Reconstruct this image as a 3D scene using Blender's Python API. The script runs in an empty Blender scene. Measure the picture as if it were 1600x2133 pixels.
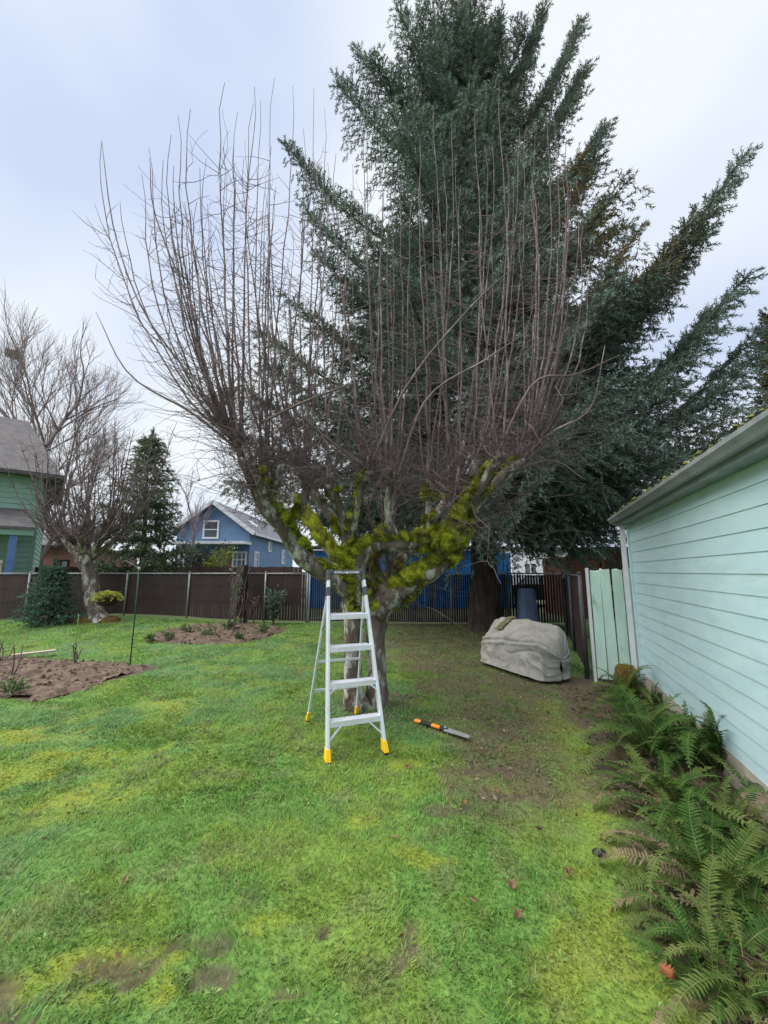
import bpy, math, random
import numpy as np
from mathutils import Vector
random.seed(7); rng = np.random.default_rng(7)
S = bpy.context.scene
COL = S.collection
# ------------------------------------------------------------------ camera
F, CX, CY, H = 800.0, 800.0, 1066.5, 1.6          # photograph: focal length and centre in pixels, eye height in metres
PITCH = math.atan((1190 - CY) / F)
cam = bpy.data.cameras.new('camera'); cam_o = bpy.data.objects.new('camera', cam); COL.objects.link(cam_o)
cam.sensor_fit = 'VERTICAL'; cam.sensor_height = 36; cam.lens = 36 * F / 2133
cam.clip_start = 0.05; cam.clip_end = 2000
cam_o.location = (0, 0, H); cam_o.rotation_euler = (math.pi / 2 + PITCH, 0, 0)
S.camera = cam_o
# ------------------------------------------------------------------ sky and light (overcast)
SUN_EL, SUN_AZ = 60, 262                           # degrees; high on the left
world = bpy.data.worlds.new('World'); S.world = world; world.use_nodes = True
nt = world.node_tree; nt.nodes.clear()
def wn(t, **k):
    n = nt.nodes.new(t)
    for a, b in k.items(): setattr(n, a, b)
    return n
sky = wn('ShaderNodeTexSky', sky_type='NISHITA', sun_disc=False)
sky.sun_elevation = math.radians(SUN_EL); sky.sun_rotation = math.radians(SUN_AZ)
tc = wn('ShaderNodeTexCoord'); mp = wn('ShaderNodeMapping'); mp.inputs['Scale'].default_value = (-1.0, 1.0, 1.7)
mp.inputs['Location'].default_value = (4.4, 7.2, 3.1)
noi = wn('ShaderNodeTexNoise'); noi.inputs['Scale'].default_value = 1.5; noi.inputs['Detail'].default_value = 2.6
noi.inputs['Roughness'].default_value = 0.45; noi.inputs['Distortion'].default_value = 0.25
rmp = wn('ShaderNodeValToRGB'); rmp.color_ramp.elements[0].position = 0.34; rmp.color_ramp.elements[1].position = 0.60
rmp.color_ramp.elements[0].color = (0.61, 0.70, 0.91, 1); rmp.color_ramp.elements[1].color = (0.90, 0.955, 1.0, 1)
sc = wn('ShaderNodeVectorMath', operation='SCALE'); sc.inputs['Scale'].default_value = 0.10
mx = wn('ShaderNodeMix', data_type='RGBA'); mx.inputs['Factor'].default_value = 0.90
bg = wn('ShaderNodeBackground'); bg.inputs['Strength'].default_value = 0.285
out = wn('ShaderNodeOutputWorld'); L = nt.links.new
L(tc.outputs['Generated'], mp.inputs['Vector']); L(mp.outputs[0], noi.inputs['Vector']); L(noi.outputs['Fac'], rmp.inputs['Fac'])
L(sky.outputs[0], sc.inputs[0]); L(sc.outputs[0], mx.inputs['A']); L(rmp.outputs[0], mx.inputs['B'])
L(mx.outputs['Result'], bg.inputs['Color']); L(bg.outputs[0], out.inputs['Surface'])
sun = bpy.data.lights.new('sun', 'SUN'); sun.energy = 1.5; sun.angle = math.radians(80); sun.color = (1, 0.97, 0.92)
sun_o = bpy.data.objects.new('sun', sun); COL.objects.link(sun_o)
az = math.radians(SUN_AZ)
sdir = Vector((math.sin(az) * math.cos(math.radians(SUN_EL)), math.cos(az) * math.cos(math.radians(SUN_EL)), math.sin(math.radians(SUN_EL))))
sun_o.rotation_euler = (-sdir).to_track_quat('-Z', 'Y').to_euler()
vs = S.view_settings; vs.view_transform = 'Standard'; vs.look = 'None'; vs.exposure = 1.95; vs.gamma = 1; vs.use_curve_mapping = False
S.render.engine = 'CYCLES'
S.cycles.max_bounces = 6; S.cycles.diffuse_bounces = 3; S.cycles.transparent_max_bounces = 6

# ------------------------------------------------------------------ helpers
def ray(x, y):
    a = (x - CX) / F; b = -(y - CY) / F
    return (a, math.cos(PITCH) - b * math.sin(PITCH), math.sin(PITCH) + b * math.cos(PITCH))
def G(x, y, z=0.0):                                # photo pixel -> point on the ground
    r = ray(x, y); t = (z - H) / r[2]; return (r[0] * t, r[1] * t)
def D(x, y, Y):                                    # photo pixel -> point at depth Y
    r = ray(x, y); t = Y / r[1]; return np.array((r[0] * t, Y, H + r[2] * t))

def hash2(ix, iy, seed):
    h = (ix.astype(np.int64) * 374761393 + iy.astype(np.int64) * 668265263 + seed * 1442695041) & 0x7fffffff
    h = ((h ^ (h >> 13)) * 1274126177) & 0x7fffffff
    return ((h ^ (h >> 16)) & 0xffff) / 65535.0
def vnoise(x, y, s=1.0, seed=0):
    x = np.asarray(x, float) * s; y = np.asarray(y, float) * s
    ix = np.floor(x); iy = np.floor(y); fx = x - ix; fy = y - iy
    fx = fx * fx * (3 - 2 * fx); fy = fy * fy * (3 - 2 * fy)
    a = hash2(ix, iy, seed); b = hash2(ix + 1, iy, seed); c = hash2(ix, iy + 1, seed); d = hash2(ix + 1, iy + 1, seed)
    return (a * (1 - fx) + b * fx) * (1 - fy) + (c * (1 - fx) + d * fx) * fy
def fnoise(x, y, s=1.0, seed=0, o=3):
    r = 0; a = 1; t = 0
    for k in range(o):
        r = r + a * vnoise(x, y, s * 2 ** k, seed + k * 17); t += a; a *= .5
    return r / t
def sstep(a, b, x):
    t = np.clip((np.asarray(x, float) - a) / (b - a), 0, 1); return t * t * (3 - 2 * t)
def gz(x, y):                                      # ground height
    x = np.asarray(x, float); y = np.asarray(y, float)
    return 0.24 * np.exp(-((x + 8.5) / 3.2) ** 2 - ((y - 13.2) / 2.2) ** 2) + 0.025 * (fnoise(x, y, 1.3, 5) - .5)

def mesh_np(name, V, FA, colors=None, smooth=False):
    """V (n,3); FA list of int arrays (m,3) or (m,4)"""
    V = np.asarray(V, np.float32)
    if not isinstance(FA, (list, tuple)): FA = [FA]
    FA = [np.asarray(f, np.int32) for f in FA if len(f)]
    loops = np.concatenate([f.ravel() for f in FA]); sizes = np.concatenate([np.full(len(f), f.shape[1], np.int32) for f in FA])
    starts = np.concatenate([[0], np.cumsum(sizes)[:-1]]).astype(np.int32)
    me = bpy.data.meshes.new(name)
    me.vertices.add(len(V)); me.vertices.foreach_set('co', V.ravel())
    me.loops.add(len(loops)); me.loops.foreach_set('vertex_index', loops)
    me.polygons.add(len(sizes)); me.polygons.foreach_set('loop_start', starts); me.polygons.foreach_set('loop_total', sizes)
    me.polygons.foreach_set('use_smooth', np.full(len(sizes), bool(smooth)))
    me.update(calc_edges=True)
    if colors is not None:
        a = me.color_attributes.new('Col', 'FLOAT_COLOR', 'POINT')
        c = np.ones((len(V), 4), np.float32); c[:, :3] = colors; a.data.foreach_set('color', c.ravel())
    return me
def top_of(o):
    while o.parent: o = o.parent
    return o
def link(name, me, m, parent=None, local=False):
    """mesh made in world space; under a thing it is moved into the thing's own space"""
    if parent is not None and not local:
        t = top_of(parent)
        me.transform(t.matrix_basis.inverted())
    if m is not None and not me.materials: me.materials.append(m)
    o = bpy.data.objects.new(name, me); COL.objects.link(o)
    if parent is not None: o.parent = parent
    return o
def tag(o, label=None, cat=None, group=None, kind=None):
    if label: o['label'] = label
    if cat: o['category'] = cat
    if group: o['group'] = group
    if kind: o['kind'] = kind
    return o
def thing(name, label, cat, loc=(0, 0, 0), rotz=0, group=None):
    o = bpy.data.objects.new(name, None); COL.objects.link(o); o.empty_display_size = .1
    o.location = loc; o.rotation_euler = (0, 0, rotz)
    bpy.context.view_layer.update()
    return tag(o, label, cat, group)

class MB:
    def __init__(s): s.v = []; s.f = {3: [], 4: []}; s.n = 0; s.c = []
    def add(s, V, Fs):
        V = np.asarray(V, float).reshape(-1, 3)
        for f in Fs: s.f[len(f)].append([i + s.n for i in f])
        s.v.append(V); s.n += len(V); return s
    def addnp(s, V, FA):
        V = np.asarray(V, float).reshape(-1, 3); FA = np.asarray(FA)
        s.f[FA.shape[1]].extend((FA + s.n).tolist()); s.v.append(V); s.n += len(V); return s
    def box(s, c, size, ax=None):
        """centre, full size, optional 3 axes (rows)"""
        hx, hy, hz = [d / 2 for d in size]
        ax = np.eye(3) if ax is None else np.asarray(ax, float)
        P = np.array([(i, j, k) for i in (-hx, hx) for j in (-hy, hy) for k in (-hz, hz)]) @ ax + np.asarray(c, float)
        return s.add(P, [(0, 1, 3, 2), (4, 6, 7, 5), (0, 4, 5, 1), (2, 3, 7, 6), (0, 2, 6, 4), (1, 5, 7, 3)])
    def bar(s, a, b, w, h, up=(0, 0, 1)):
        a = np.asarray(a, float); b = np.asarray(b, float); d = b - a; l = np.linalg.norm(d); d /= l
        up = np.asarray(up, float)
        if abs(d @ up) > .97: up = np.array((0, 1., 0))
        x = np.cross(d, up); x /= np.linalg.norm(x); z = np.cross(x, d)
        return s.box((a + b) / 2, (w, l, h), (x, d, z))
    def tube(s, pts, rad, sides=10, cap=True):
        P = np.asarray(pts, float)[None]; R = np.broadcast_to(np.asarray(rad, float), (len(pts),))[None]
        V, Fq = tubes(P, R, sides); s.addnp(V, Fq)
        if cap:
            n = len(pts); o = s.n - n * sides
            for k in (0, n - 1):
                ring = [o + k * sides + i for i in range(sides)]
                s.v.append(np.asarray(pts[k], float)[None]); ci = s.n; s.n += 1
                for i in range(sides):
                    t = [ring[i], ring[(i + 1) % sides], ci]; s.f[3].append(t if k else t[::-1])
        return s
    def grid(s, P):
        """P (a,b,3)"""
        a, b = P.shape[:2]; i = np.arange(a * b).reshape(a, b)
        q = np.stack([i[:-1, :-1], i[1:, :-1], i[1:, 1:], i[:-1, 1:]], -1).reshape(-1, 4)
        return s.addnp(P.reshape(-1, 3), q)
    def build(s, name, m, parent=None, local=False, smooth=False, bevel=0):
        V = np.concatenate(s.v); FA = []
        for k in (3, 4):
            if s.f[k]: FA.append(np.asarray(s.f[k]))
        me = mesh_np(name, V, FA, smooth=smooth)
        o = link(name, me, m, parent, local)
        if bevel:
            b = o.modifiers.new('bevel', 'BEVEL'); b.width = bevel; b.segments = 2; b.limit_method = 'ANGLE'
        return o

def norm(v): return v / np.maximum(np.linalg.norm(v, axis=-1, keepdims=True), 1e-9)
def tubes(P, R, sides):
    """P (K,N,3), R (K,N) -> verts, quads"""
    K, N, _ = P.shape
    T = np.empty_like(P); T[:, 1:-1] = P[:, 2:] - P[:, :-2]; T[:, 0] = P[:, 1] - P[:, 0]; T[:, -1] = P[:, -1] - P[:, -2]
    T = norm(T)
    mean = norm(T.mean(1)); ref = np.where(np.abs(mean[:, 2:3]) > .8, np.array([[1., .13, 0]]), np.array([[.0, .1, 1.]]))[:, None, :]
    X = norm(np.cross(T, np.broadcast_to(ref, T.shape))); Y = np.cross(T, X)
    a = np.arange(sides) / sides * 2 * math.pi
    V = P[:, :, None, :] + R[:, :, None, None] * (np.cos(a)[None, None, :, None] * X[:, :, None, :] + np.sin(a)[None, None, :, None] * Y[:, :, None, :])
    k, n, j = np.meshgrid(np.arange(K), np.arange(N - 1), np.arange(sides), indexing='ij'); j2 = (j + 1) % sides
    base = k * N * sides
    q = np.stack([base + n * sides + j, base + n * sides + j2, base + (n + 1) * sides + j2, base + (n + 1) * sides + j], -1).reshape(-1, 4)
    return V.reshape(-1, 3), q
def catmull(pts, n):
    p = np.asarray(pts, float); p = np.vstack([2 * p[0] - p[1], p, 2 * p[-1] - p[-2]])
    m = len(p) - 3; u = np.linspace(0, m, n); i = np.minimum(u.astype(int), m - 1); t = (u - i)[:, None]
    a, b, c, d = p[i], p[i + 1], p[i + 2], p[i + 3]
    return .5 * (2 * b + (c - a) * t + (2 * a - 5 * b + 4 * c - d) * t ** 2 + (3 * b - a - 3 * c + d) * t ** 3)

# ------------------------------------------------------------------ materials
def mat(name, c1, c2=None, scale=6, rough=.7, bump=0, bscale=None, metal=0, detail=5, lo=.35, hi=.65, attr=False, var=.35, stretch=(1, 1, 1), c3=None, c3scale=3, c3lo=.55, c3hi=.62, spec=.3, transl=0):
    m = bpy.data.materials.new(name); m.use_nodes = True; t = m.node_tree; N = t.nodes; b = N['Principled BSDF']; lk = t.links.new
    b.inputs['Roughness'].default_value = rough; b.inputs['Metallic'].default_value = metal
    b.inputs['Specular IOR Level'].default_value = spec
    co = N.new('ShaderNodeTexCoord'); ma = N.new('ShaderNodeMapping'); ma.inputs['Scale'].default_value = stretch
    lk(co.outputs['Object'], ma.inputs['Vector'])
    n = N.new('ShaderNodeTexNoise'); n.inputs['Scale'].default_value = scale; n.inputs['Detail'].default_value = detail; n.inputs['Roughness'].default_value = .6
    lk(ma.outputs[0], n.inputs['Vector'])
    if attr:
        at = N.new('ShaderNodeAttribute'); at.attribute_name = 'Col'
        mr = N.new('ShaderNodeMapRange'); mr.inputs[1].default_value = .3; mr.inputs[2].default_value = .7
        mr.inputs[3].default_value = 1 - var; mr.inputs[4].default_value = 1 + var; lk(n.outputs['Fac'], mr.inputs[0])
        sc_ = N.new('ShaderNodeVectorMath'); sc_.operation = 'SCALE'; lk(at.outputs['Color'], sc_.inputs[0]); lk(mr.outputs[0], sc_.inputs['Scale'])
        cout = sc_.outputs[0]
    else:
        r = N.new('ShaderNodeValToRGB'); e = r.color_ramp.elements; e[0].position = lo; e[1].position = hi
        e[0].color = (*c1, 1); e[1].color = (*(c2 or c1), 1); lk(n.outputs['Fac'], r.inputs['Fac']); cout = r.outputs[0]
        if c3 is not None:
            n3 = N.new('ShaderNodeTexNoise'); n3.inputs['Scale'].default_value = c3scale; n3.inputs['Detail'].default_value = 6; n3.inputs['Roughness'].default_value = .65
            mo = N.new('ShaderNodeMapping'); mo.inputs['Location'].default_value = (3.1, 1.7, 5.3); mo.inputs['Scale'].default_value = stretch
            lk(co.outputs['Object'], mo.inputs['Vector']); lk(mo.outputs[0], n3.inputs['Vector'])
            r3 = N.new('ShaderNodeValToRGB'); r3.color_ramp.elements[0].position = c3lo; r3.color_ramp.elements[1].position = c3hi; lk(n3.outputs['Fac'], r3.inputs['Fac'])
            x = N.new('ShaderNodeMix'); x.data_type = 'RGBA'; lk(r3.outputs[0], x.inputs['Factor']); lk(cout, x.inputs['A']); x.inputs['B'].default_value = (*c3, 1); cout = x.outputs['Result']
    lk(cout, b.inputs['Base Color'])
    if bump:
        n2 = N.new('ShaderNodeTexNoise'); n2.inputs['Scale'].default_value = bscale or scale * 4; n2.inputs['Detail'].default_value = 4
        lk(ma.outputs[0], n2.inputs['Vector'])
        bp = N.new('ShaderNodeBump'); bp.inputs['Strength'].default_value = bump; bp.inputs['Distance'].default_value = .02
        lk(n2.outputs['Fac'], bp.inputs['Height']); lk(bp.outputs[0], b.inputs['Normal'])
    if transl:
        tr = N.new('ShaderNodeBsdfTranslucent'); lk(cout, tr.inputs['Color']); ms = N.new('ShaderNodeMixShader'); ms.inputs[0].default_value = transl
        lk(b.outputs[0], ms.inputs[1]); lk(tr.outputs[0], ms.inputs[2]); lk(ms.outputs[0], N['Material Output'].inputs['Surface'])
    return m
M = {}
M['ground'] = mat('lawn_soil', (0, 0, 0), scale=28, attr=True, var=.35, rough=.95, bump=.6, bscale=60)
M['blade'] = mat('grass_blade', (0, 0, 0), scale=5, attr=True, var=.18, rough=.6, transl=.38)
M['soil'] = mat('bed_soil', (.070, .050, .037), (.165, .118, .085), 14, .95, .8, 40, c3=(.06, .04, .03), c3scale=5)
M['mint_wall'] = mat('mint_siding_paint', (.47, .66, .71), (.54, .72, .76), 2.2, .5, .12, 30, stretch=(1, 1, 4), c3=(.42, .58, .58), c3scale=1.3, c3lo=.56, c3hi=.75)
M['mint_fence'] = mat('mint_fence_paint', (.50, .71, .63), (.62, .80, .72), 4, .65, .25, 40, stretch=(3, 3, .7), c3=(.17, .21, .14), c3scale=2.6, c3lo=.60, c3hi=.72)
M['rawwood'] = mat('weathered_wood', (.10, .075, .05), (.2, .16, .12), 8, .85, .4, 30, stretch=(1, 1, .3))
M['gutter'] = mat('gutter_paint', (.20, .225, .235), (.27, .295, .305), 5, .5, .1)
M['white'] = mat('white_paint', (.62, .65, .68), (.72, .74, .77), 5, .5, .05)
M['concrete'] = mat('foundation_concrete', (.34, .32, .25), (.48, .46, .38), 9, .9, .3)
M['roof_dark'] = mat('roof_shingle', (.06, .06, .06), (.12, .115, .11), 12, .9, .5, 50)
M['alu'] = mat('ladder_aluminium', (.60, .63, .68), (.70, .73, .78), 7, .4, .03, 60, metal=.25, spec=.5)
M['alu_step'] = mat('ladder_tread', (.62, .63, .68), (.72, .73, .78), 9, .5, .1, 90, metal=.15)
M['dark_plastic'] = mat('dark_grey_plastic', (.055, .06, .068), (.08, .085, .09), 9, .5)
M['yellow'] = mat('yellow_plastic', (.80, .47, .01), (.85, .52, .015), 9, .5)
M['black'] = mat('black_rubber', (.015, .015, .016), (.03, .03, .03), 9, .6)
M['letter'] = mat('white_lettering', (.75, .75, .75), rough=.5)
M['orange'] = mat('orange_rubber', (.80, .25, .03), (.85, .29, .04), 9, .5)
M['steel'] = mat('saw_steel', (.55, .56, .58), (.68, .69, .7), 9, .3, metal=.6)
M['tarp'] = mat('cover_cloth', (.27, .262, .236), (.34, .33, .30), 3.5, .8, .25, 130, c3=(.23, .22, .19), c3scale=2.6, c3lo=.48, c3hi=.72)
M['olive'] = mat('olive_cloth', (.10, .10, .05), (.16, .15, .08), 20, .9, .3)
M['bark'] = mat('fruit_bark', (.060, .043, .033), (.17, .14, .115), 9, .9, .9, 24, stretch=(1, 1, .45), c3=(.40, .40, .36), c3scale=7, c3lo=.50, c3hi=.60)
M['sprout'] = mat('sprout_bark', (.080, .055, .054), (.17, .125, .120), 4, .65, .2, 30, c3=(.27, .225, .215), c3scale=3)
M['twig'] = mat('twig_bark', (.085, .060, .062), (.18, .132, .132), 3, .65)
M['moss'] = mat('limb_moss', (0, 0, 0), scale=12, attr=True, var=.3, rough=.95, transl=.2)
M['spruce_bark'] = mat('spruce_bark', (.030, .022, .018), (.085, .062, .05), 7, .95, .9, 26, stretch=(1, 1, .3))
M['needles'] = mat('spruce_needles', (0, 0, 0), scale=2, attr=True, var=.25, rough=.7, transl=.12)
M['leaf'] = mat('leaf_green', (0, 0, 0), scale=3, attr=True, var=.2, rough=.5, transl=.25)
M['far_bark'] = mat('far_bark', (.19, .15, .15), (.29, .24, .235), 3, .9)
M['fern'] = mat('fern_green', (.022, .062, .010), (.066, .128, .026), 5, .6, transl=.22, spec=.12)
M['fern2'] = mat('fern_pale_green', (.055, .095, .018), (.125, .16, .045), 5, .6, transl=.22, spec=.12)
M['fern3'] = mat('fern_dead_brown', (.12, .085, .05), (.24, .19, .11), 6, .7, transl=.15)
M['fern_stem'] = mat('fern_stem', (.09, .11, .04), (.2, .2, .08), 5, .6)
M['slat_brown'] = mat('brown_slat', (.036, .022, .021), (.058, .036, .034), 2.2, .6, stretch=(1, 1, .3))
M['slat_black'] = mat('black_slat', (.012, .011, .010), (.024, .02, .018), 3, .6)
M['galv'] = mat('galvanised_steel', (.20, .21, .22), (.30, .31, .32), 8, .5, metal=.3)
M['board_brown'] = mat('brown_board', (.050, .028, .024), (.082, .048, .04), 3, .8, .3, 20, stretch=(1, 1, .3))
M['blue_metal'] = mat('azure_metal', (.015, .20, .60), (.02, .23, .66), 2, .45)
M['blue_light'] = mat('light_azure_metal', (.06, .32, .70), (.08, .36, .75), 2, .45)
M['house_blue'] = mat('house_blue_paint', (.13, .225, .37), (.16, .265, .42), 2, .7)
M['house_green'] = mat('house_green_paint', (.26, .42, .34), (.32, .48, .39), 1.5, .7)
M['green_trim'] = mat('pale_green_trim', (.22, .38, .30), rough=.6)
M['post_blue'] = mat('blue_post_paint', (.10, .20, .42), (.13, .24, .46), 3, .6)
M['cream'] = mat('cream_paint', (.55, .48, .36), (.62, .55, .42), 4, .7)
M['brick'] = mat('brick_brown', (.20, .085, .05), (.28, .13, .08), 9, .85)
M['roof_grey'] = mat('grey_shingle', (.115, .12, .14), (.17, .175, .20), 5, .9, .4, 20)
M['roof_brown'] = mat('brown_shingle', (.095, .088, .09), (.145, .135, .138), 3, .9, .4, 12)
M['glass'] = mat('window_glass', (.06, .075, .09), (.13, .15, .17), 1.5, .12, spec=.8)
M['pink_wall'] = mat('pink_brown_wall', (.24, .12, .095), (.29, .15, .12), 2, .85)
M['shed_brown'] = mat('rusty_shed', (.09, .036, .018), (.13, .055, .027), 3, .8)
M['shed_dark'] = mat('dark_shed', (.022, .017, .014), (.04, .03, .025), 3, .8)
M['bin_blue'] = mat('bin_plastic', (.17, .24, .40), (.21, .28, .46), 4, .6)
M['car'] = mat('car_paint', (.03, .031, .035), (.035, .036, .04), 3, .25, spec=.6)
M['stake_green'] = mat('green_stake', (.012, .06, .03), (.02, .085, .04), 6, .5)
M['stump'] = mat('stump_wood', (.085, .05, .015), (.16, .11, .03), 12, .95, .6, 40)
M['dead_leaf'] = mat('dead_leaf', (.12, .065, .035), (.20, .115, .065), 30, .8)
M['brickred'] = mat('terracotta', (.34, .11, .05), (.42, .15, .075), 20, .9, .3)
M['bowl'] = mat('basket_coir', (.03, .018, .014), (.06, .035, .025), 20, .95, .5)

# ------------------------------------------------------------------ where things lie on the ground
def seg_dist(x, y, pts):
    """distance to a polyline, signed sideways offset of nearest segment"""
    x = np.asarray(x, float); y = np.asarray(y, float); best = np.full(x.shape, 1e9); side = np.zeros(x.shape)
    for (ax, ay), (bx, by) in zip(pts[:-1], pts[1:]):
        dx, dy = bx - ax, by - ay; l2 = dx * dx + dy * dy
        t = np.clip(((x - ax) * dx + (y - ay) * dy) / l2, 0, 1)
        d = np.hypot(x - ax - t * dx, y - ay - t * dy); s = (x - ax) * dy - (y - ay) * dx
        m = d < best; best = np.where(m, d, best); side = np.where(m, s, side)
    return best, side
def inside(x, y, poly):
    x = np.asarray(x, float); y = np.asarray(y, float); r = np.zeros(x.shape, bool); n = len(poly)
    for i in range(n):
        (x1, y1), (x2, y2) = poly[i], poly[(i + 1) % n]
        c = ((y1 > y) != (y2 > y)) & (x < (x2 - x1) * (y - y1) / ((y2 - y1) or 1e-9) + x1); r ^= c
    return r
GC = np.array((3.53, 5.49)); GU = np.array((-.3553, -.9348)); GN = np.array((-.9348, .3553))   # garage: far corner, along the wall towards us, outward
def wall_dist(x, y): return (np.asarray(x) - GC[0]) * GN[0] + (np.asarray(y) - GC[1]) * GN[1]
EDGE = [G(1165, 1440), G(1195, 1500), G(1245, 1620), G(1275, 1700), G(1330, 1850), G(1375, 1980), G(1430, 2133), (1.02, 1.2), (.7, .3)]
BED1 = [G(*p) for p in [(-120, 1372), (30, 1366), (130, 1376), (230, 1380), (335, 1386), (300, 1402), (215, 1425), (140, 1450), (70, 1462), (-20, 1452), (-140, 1440)]]
BED2 = [G(*p) for p in [(300, 1336), (330, 1318), (400, 1306), (480, 1300), (560, 1303), (600, 1312), (560, 1328), (490, 1342), (400, 1344)]]
def near_wall(x, y):                                # 1 in the fern border (right of the lawn's edge)
    d, s = seg_dist(x, y, EDGE); return np.where(s < 0, d, -d)     # positive on the fern side
def brown_mask(x, y):
    x = np.asarray(x, float); y = np.asarray(y, float)
    n = fnoise(x, y, 1.6, 31, 4)
    cx = np.interp(y, [2.6, 4, 5.5, 8, 12], [.95, 1.15, 1.4, 1.5, 1.5]); w = np.interp(y, [2.2, 2.9, 4, 6, 9, 12.5], [.1, .45, .9, 1.5, 2.3, 3.2])
    e = np.abs(x - cx) / w
    return sstep(1.15, .45, e + (n - .5) * 1.9) * sstep(2.3, 3.2, y) * (.55 + .45 * sstep(.35, .6, fnoise(x, y, 5, 37, 3)))
YEL = [(G(80, 1535), .55, .22), (G(210, 1575), .6, .2), (G(30, 1610), .4, .25), (G(180, 1660), .3, .2), (G(560, 1925), .16, .06), (G(330, 2050), .2, .07), (G(170, 2010), .12, .07),
       (G(200, 2075), .1, .05), (G(280, 1985), .24, .06), (G(870, 1790), .12, .08), (G(940, 1790), .06, .05), (G(5, 2050), .1, .08), (G(760, 1715), .12, .06), (G(330, 1470), .6, .25), (G(860, 1590), .2, .1)]
DIRT = [(G(850, 1965), .06, .12), (G(830, 2010), .05, .07), (G(265, 2010), .18, .06), (G(370, 1965), .1, .05), (G(15, 2090), .14, .1), (G(672, 1945), .04, .05), (G(460, 1960), .05, .04),
        (G(940, 1685), .28, .07), (G(1040, 1660), .18, .06), (G(1030, 1600), .2, .1), (G(450, 2030), .07, .04), (G(1060, 1530), .25, .15), (G(820, 1450), .35, .16), (G(600, 2070), .06, .03)]
def patches(x, y, L_, seed, hard=0):
    r = np.zeros(np.shape(x)); n = fnoise(x, y, 8, seed, 4)
    for (cx, cy), a, b in L_:
        e = np.sqrt(((x - cx) / a) ** 2 + ((y - cy) / b) ** 2) + (n - .5) * 2.6
        r = np.maximum(r, sstep(1.25 - .25 * hard, .55 + .25 * hard, e))
    return r
def fields(x, y):
    edge = near_wall(x, y)
    nw = fnoise(x, y, 5, 91, 3)
    fern = sstep(-.06, .10, edge + (nw - .5) * .3) * (y < 6.2)
    fern = np.maximum(fern, sstep(.45, .2, wall_dist(x, y)) * (y < 6.5) * (x > 0))
    strip = sstep(.34, .05, np.abs(edge + .17) + (nw - .5) * .5) * (y < 5.2) * sstep(.6, 1.4, y)
    yel = np.clip(np.maximum(patches(x, y, YEL, 41), strip * .72), 0, 1)
    dirt = patches(x, y, DIRT, 51, .35) * .9; brown = brown_mask(x, y)
    trunk = sstep(.75, .2, np.hypot(x + .1, (y - 4.95)) + (nw - .5) * .5)
    dirt = np.maximum(dirt, trunk * .8)
    bed = inside(x, y, BED1) | inside(x, y, BED2)
    return fern, yel, dirt, brown, bed
GREEN = np.array((.165, .315, .066)); BLUEG = np.array((.148, .290, .092)); YELL = np.array((.31, .36, .035)); OLIVE = np.array((.185, .150, .085)); SOILC = np.array((.080, .058, .042)); STRAW = np.array((.26, .24, .12))
def lerp(a, b, t): return a + (b - a) * np.asarray(t)[..., None]
def lawn_color(x, y):
    fern, yel, dirt, brown, bed = fields(x, y)
    n1 = fnoise(x, y, .9, 3, 3); n2 = fnoise(x, y, 6, 9, 3); n3 = fnoise(x, y, 2.4, 13, 3)
    c = lerp(np.broadcast_to(GREEN, (*np.shape(x), 3)), BLUEG, sstep(.4, .62, n1))
    c = lerp(c, np.array((.23, .335, .054)), sstep(.50, .66, n3) * .7)
    c = lerp(c, np.array((.21, .25, .10)), sstep(.55, .72, n2) * .55)
    c = lerp(c, OLIVE, brown * .68)
    c = lerp(c, YELL, yel * .60 * (.45 + .75 * sstep(.3, .7, n2)))
    return c, (fern, yel, dirt, brown, bed)

def axis_coords(lo, hi, fine, far):
    a = np.arange(lo, hi + 1e-6, fine); r = [hi]; s = fine
    while r[-1] < far: s *= 1.6; r.append(r[-1] + s)
    l = [lo]; s = fine
    while l[-1] > -far: s *= 1.6; l.append(l[-1] - s)
    return np.concatenate([l[:0:-1], a, r[1:]])
def refine(a, lo, hi, st): return np.unique(np.concatenate([a[(a < lo) | (a > hi)], np.arange(lo, hi + 1e-6, st)]).round(4))
xs = refine(axis_coords(-11, 6, .07, 700), -3.0, 2.4, .028); ys = refine(axis_coords(.6, 13, .07, 900), 1.4, 4.4, .028)
XX, YY = np.meshgrid(xs, ys, indexing='ij'); ZZ = gz(XX, YY) + .02 * (fnoise(XX, YY, 6, 77, 3) - .5)
gc, (fe, ye, di, br, be) = lawn_color(XX, YY)
gc = gc * .62
gc = lerp(gc, SOILC * 1.1, np.clip(di + fe, 0, 1) * .9); gc = lerp(gc, SOILC * 1.15, br * .55); gc = lerp(gc, SOILC, be * 1.0)
gc = lerp(gc, np.array((.10, .095, .06)), sstep(12.3, 12.9, YY) * .8)       # rough ground of the lane behind the fence
ZZ = ZZ - .03 * di * (fnoise(XX, YY, 14, 3, 2))
ii = np.arange(XX.size).reshape(XX.shape)
q = np.stack([ii[:-1, :-1], ii[1:, :-1], ii[1:, 1:], ii[:-1, 1:]], -1).reshape(-1, 4)
ground = link('ground', mesh_np('ground', np.stack([XX, YY, ZZ], -1).reshape(-1, 3), q, gc.reshape(-1, 3), True), M['ground'])
tag(ground, 'lawn ground sheet with worn brown patches', kind='structure')

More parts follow.
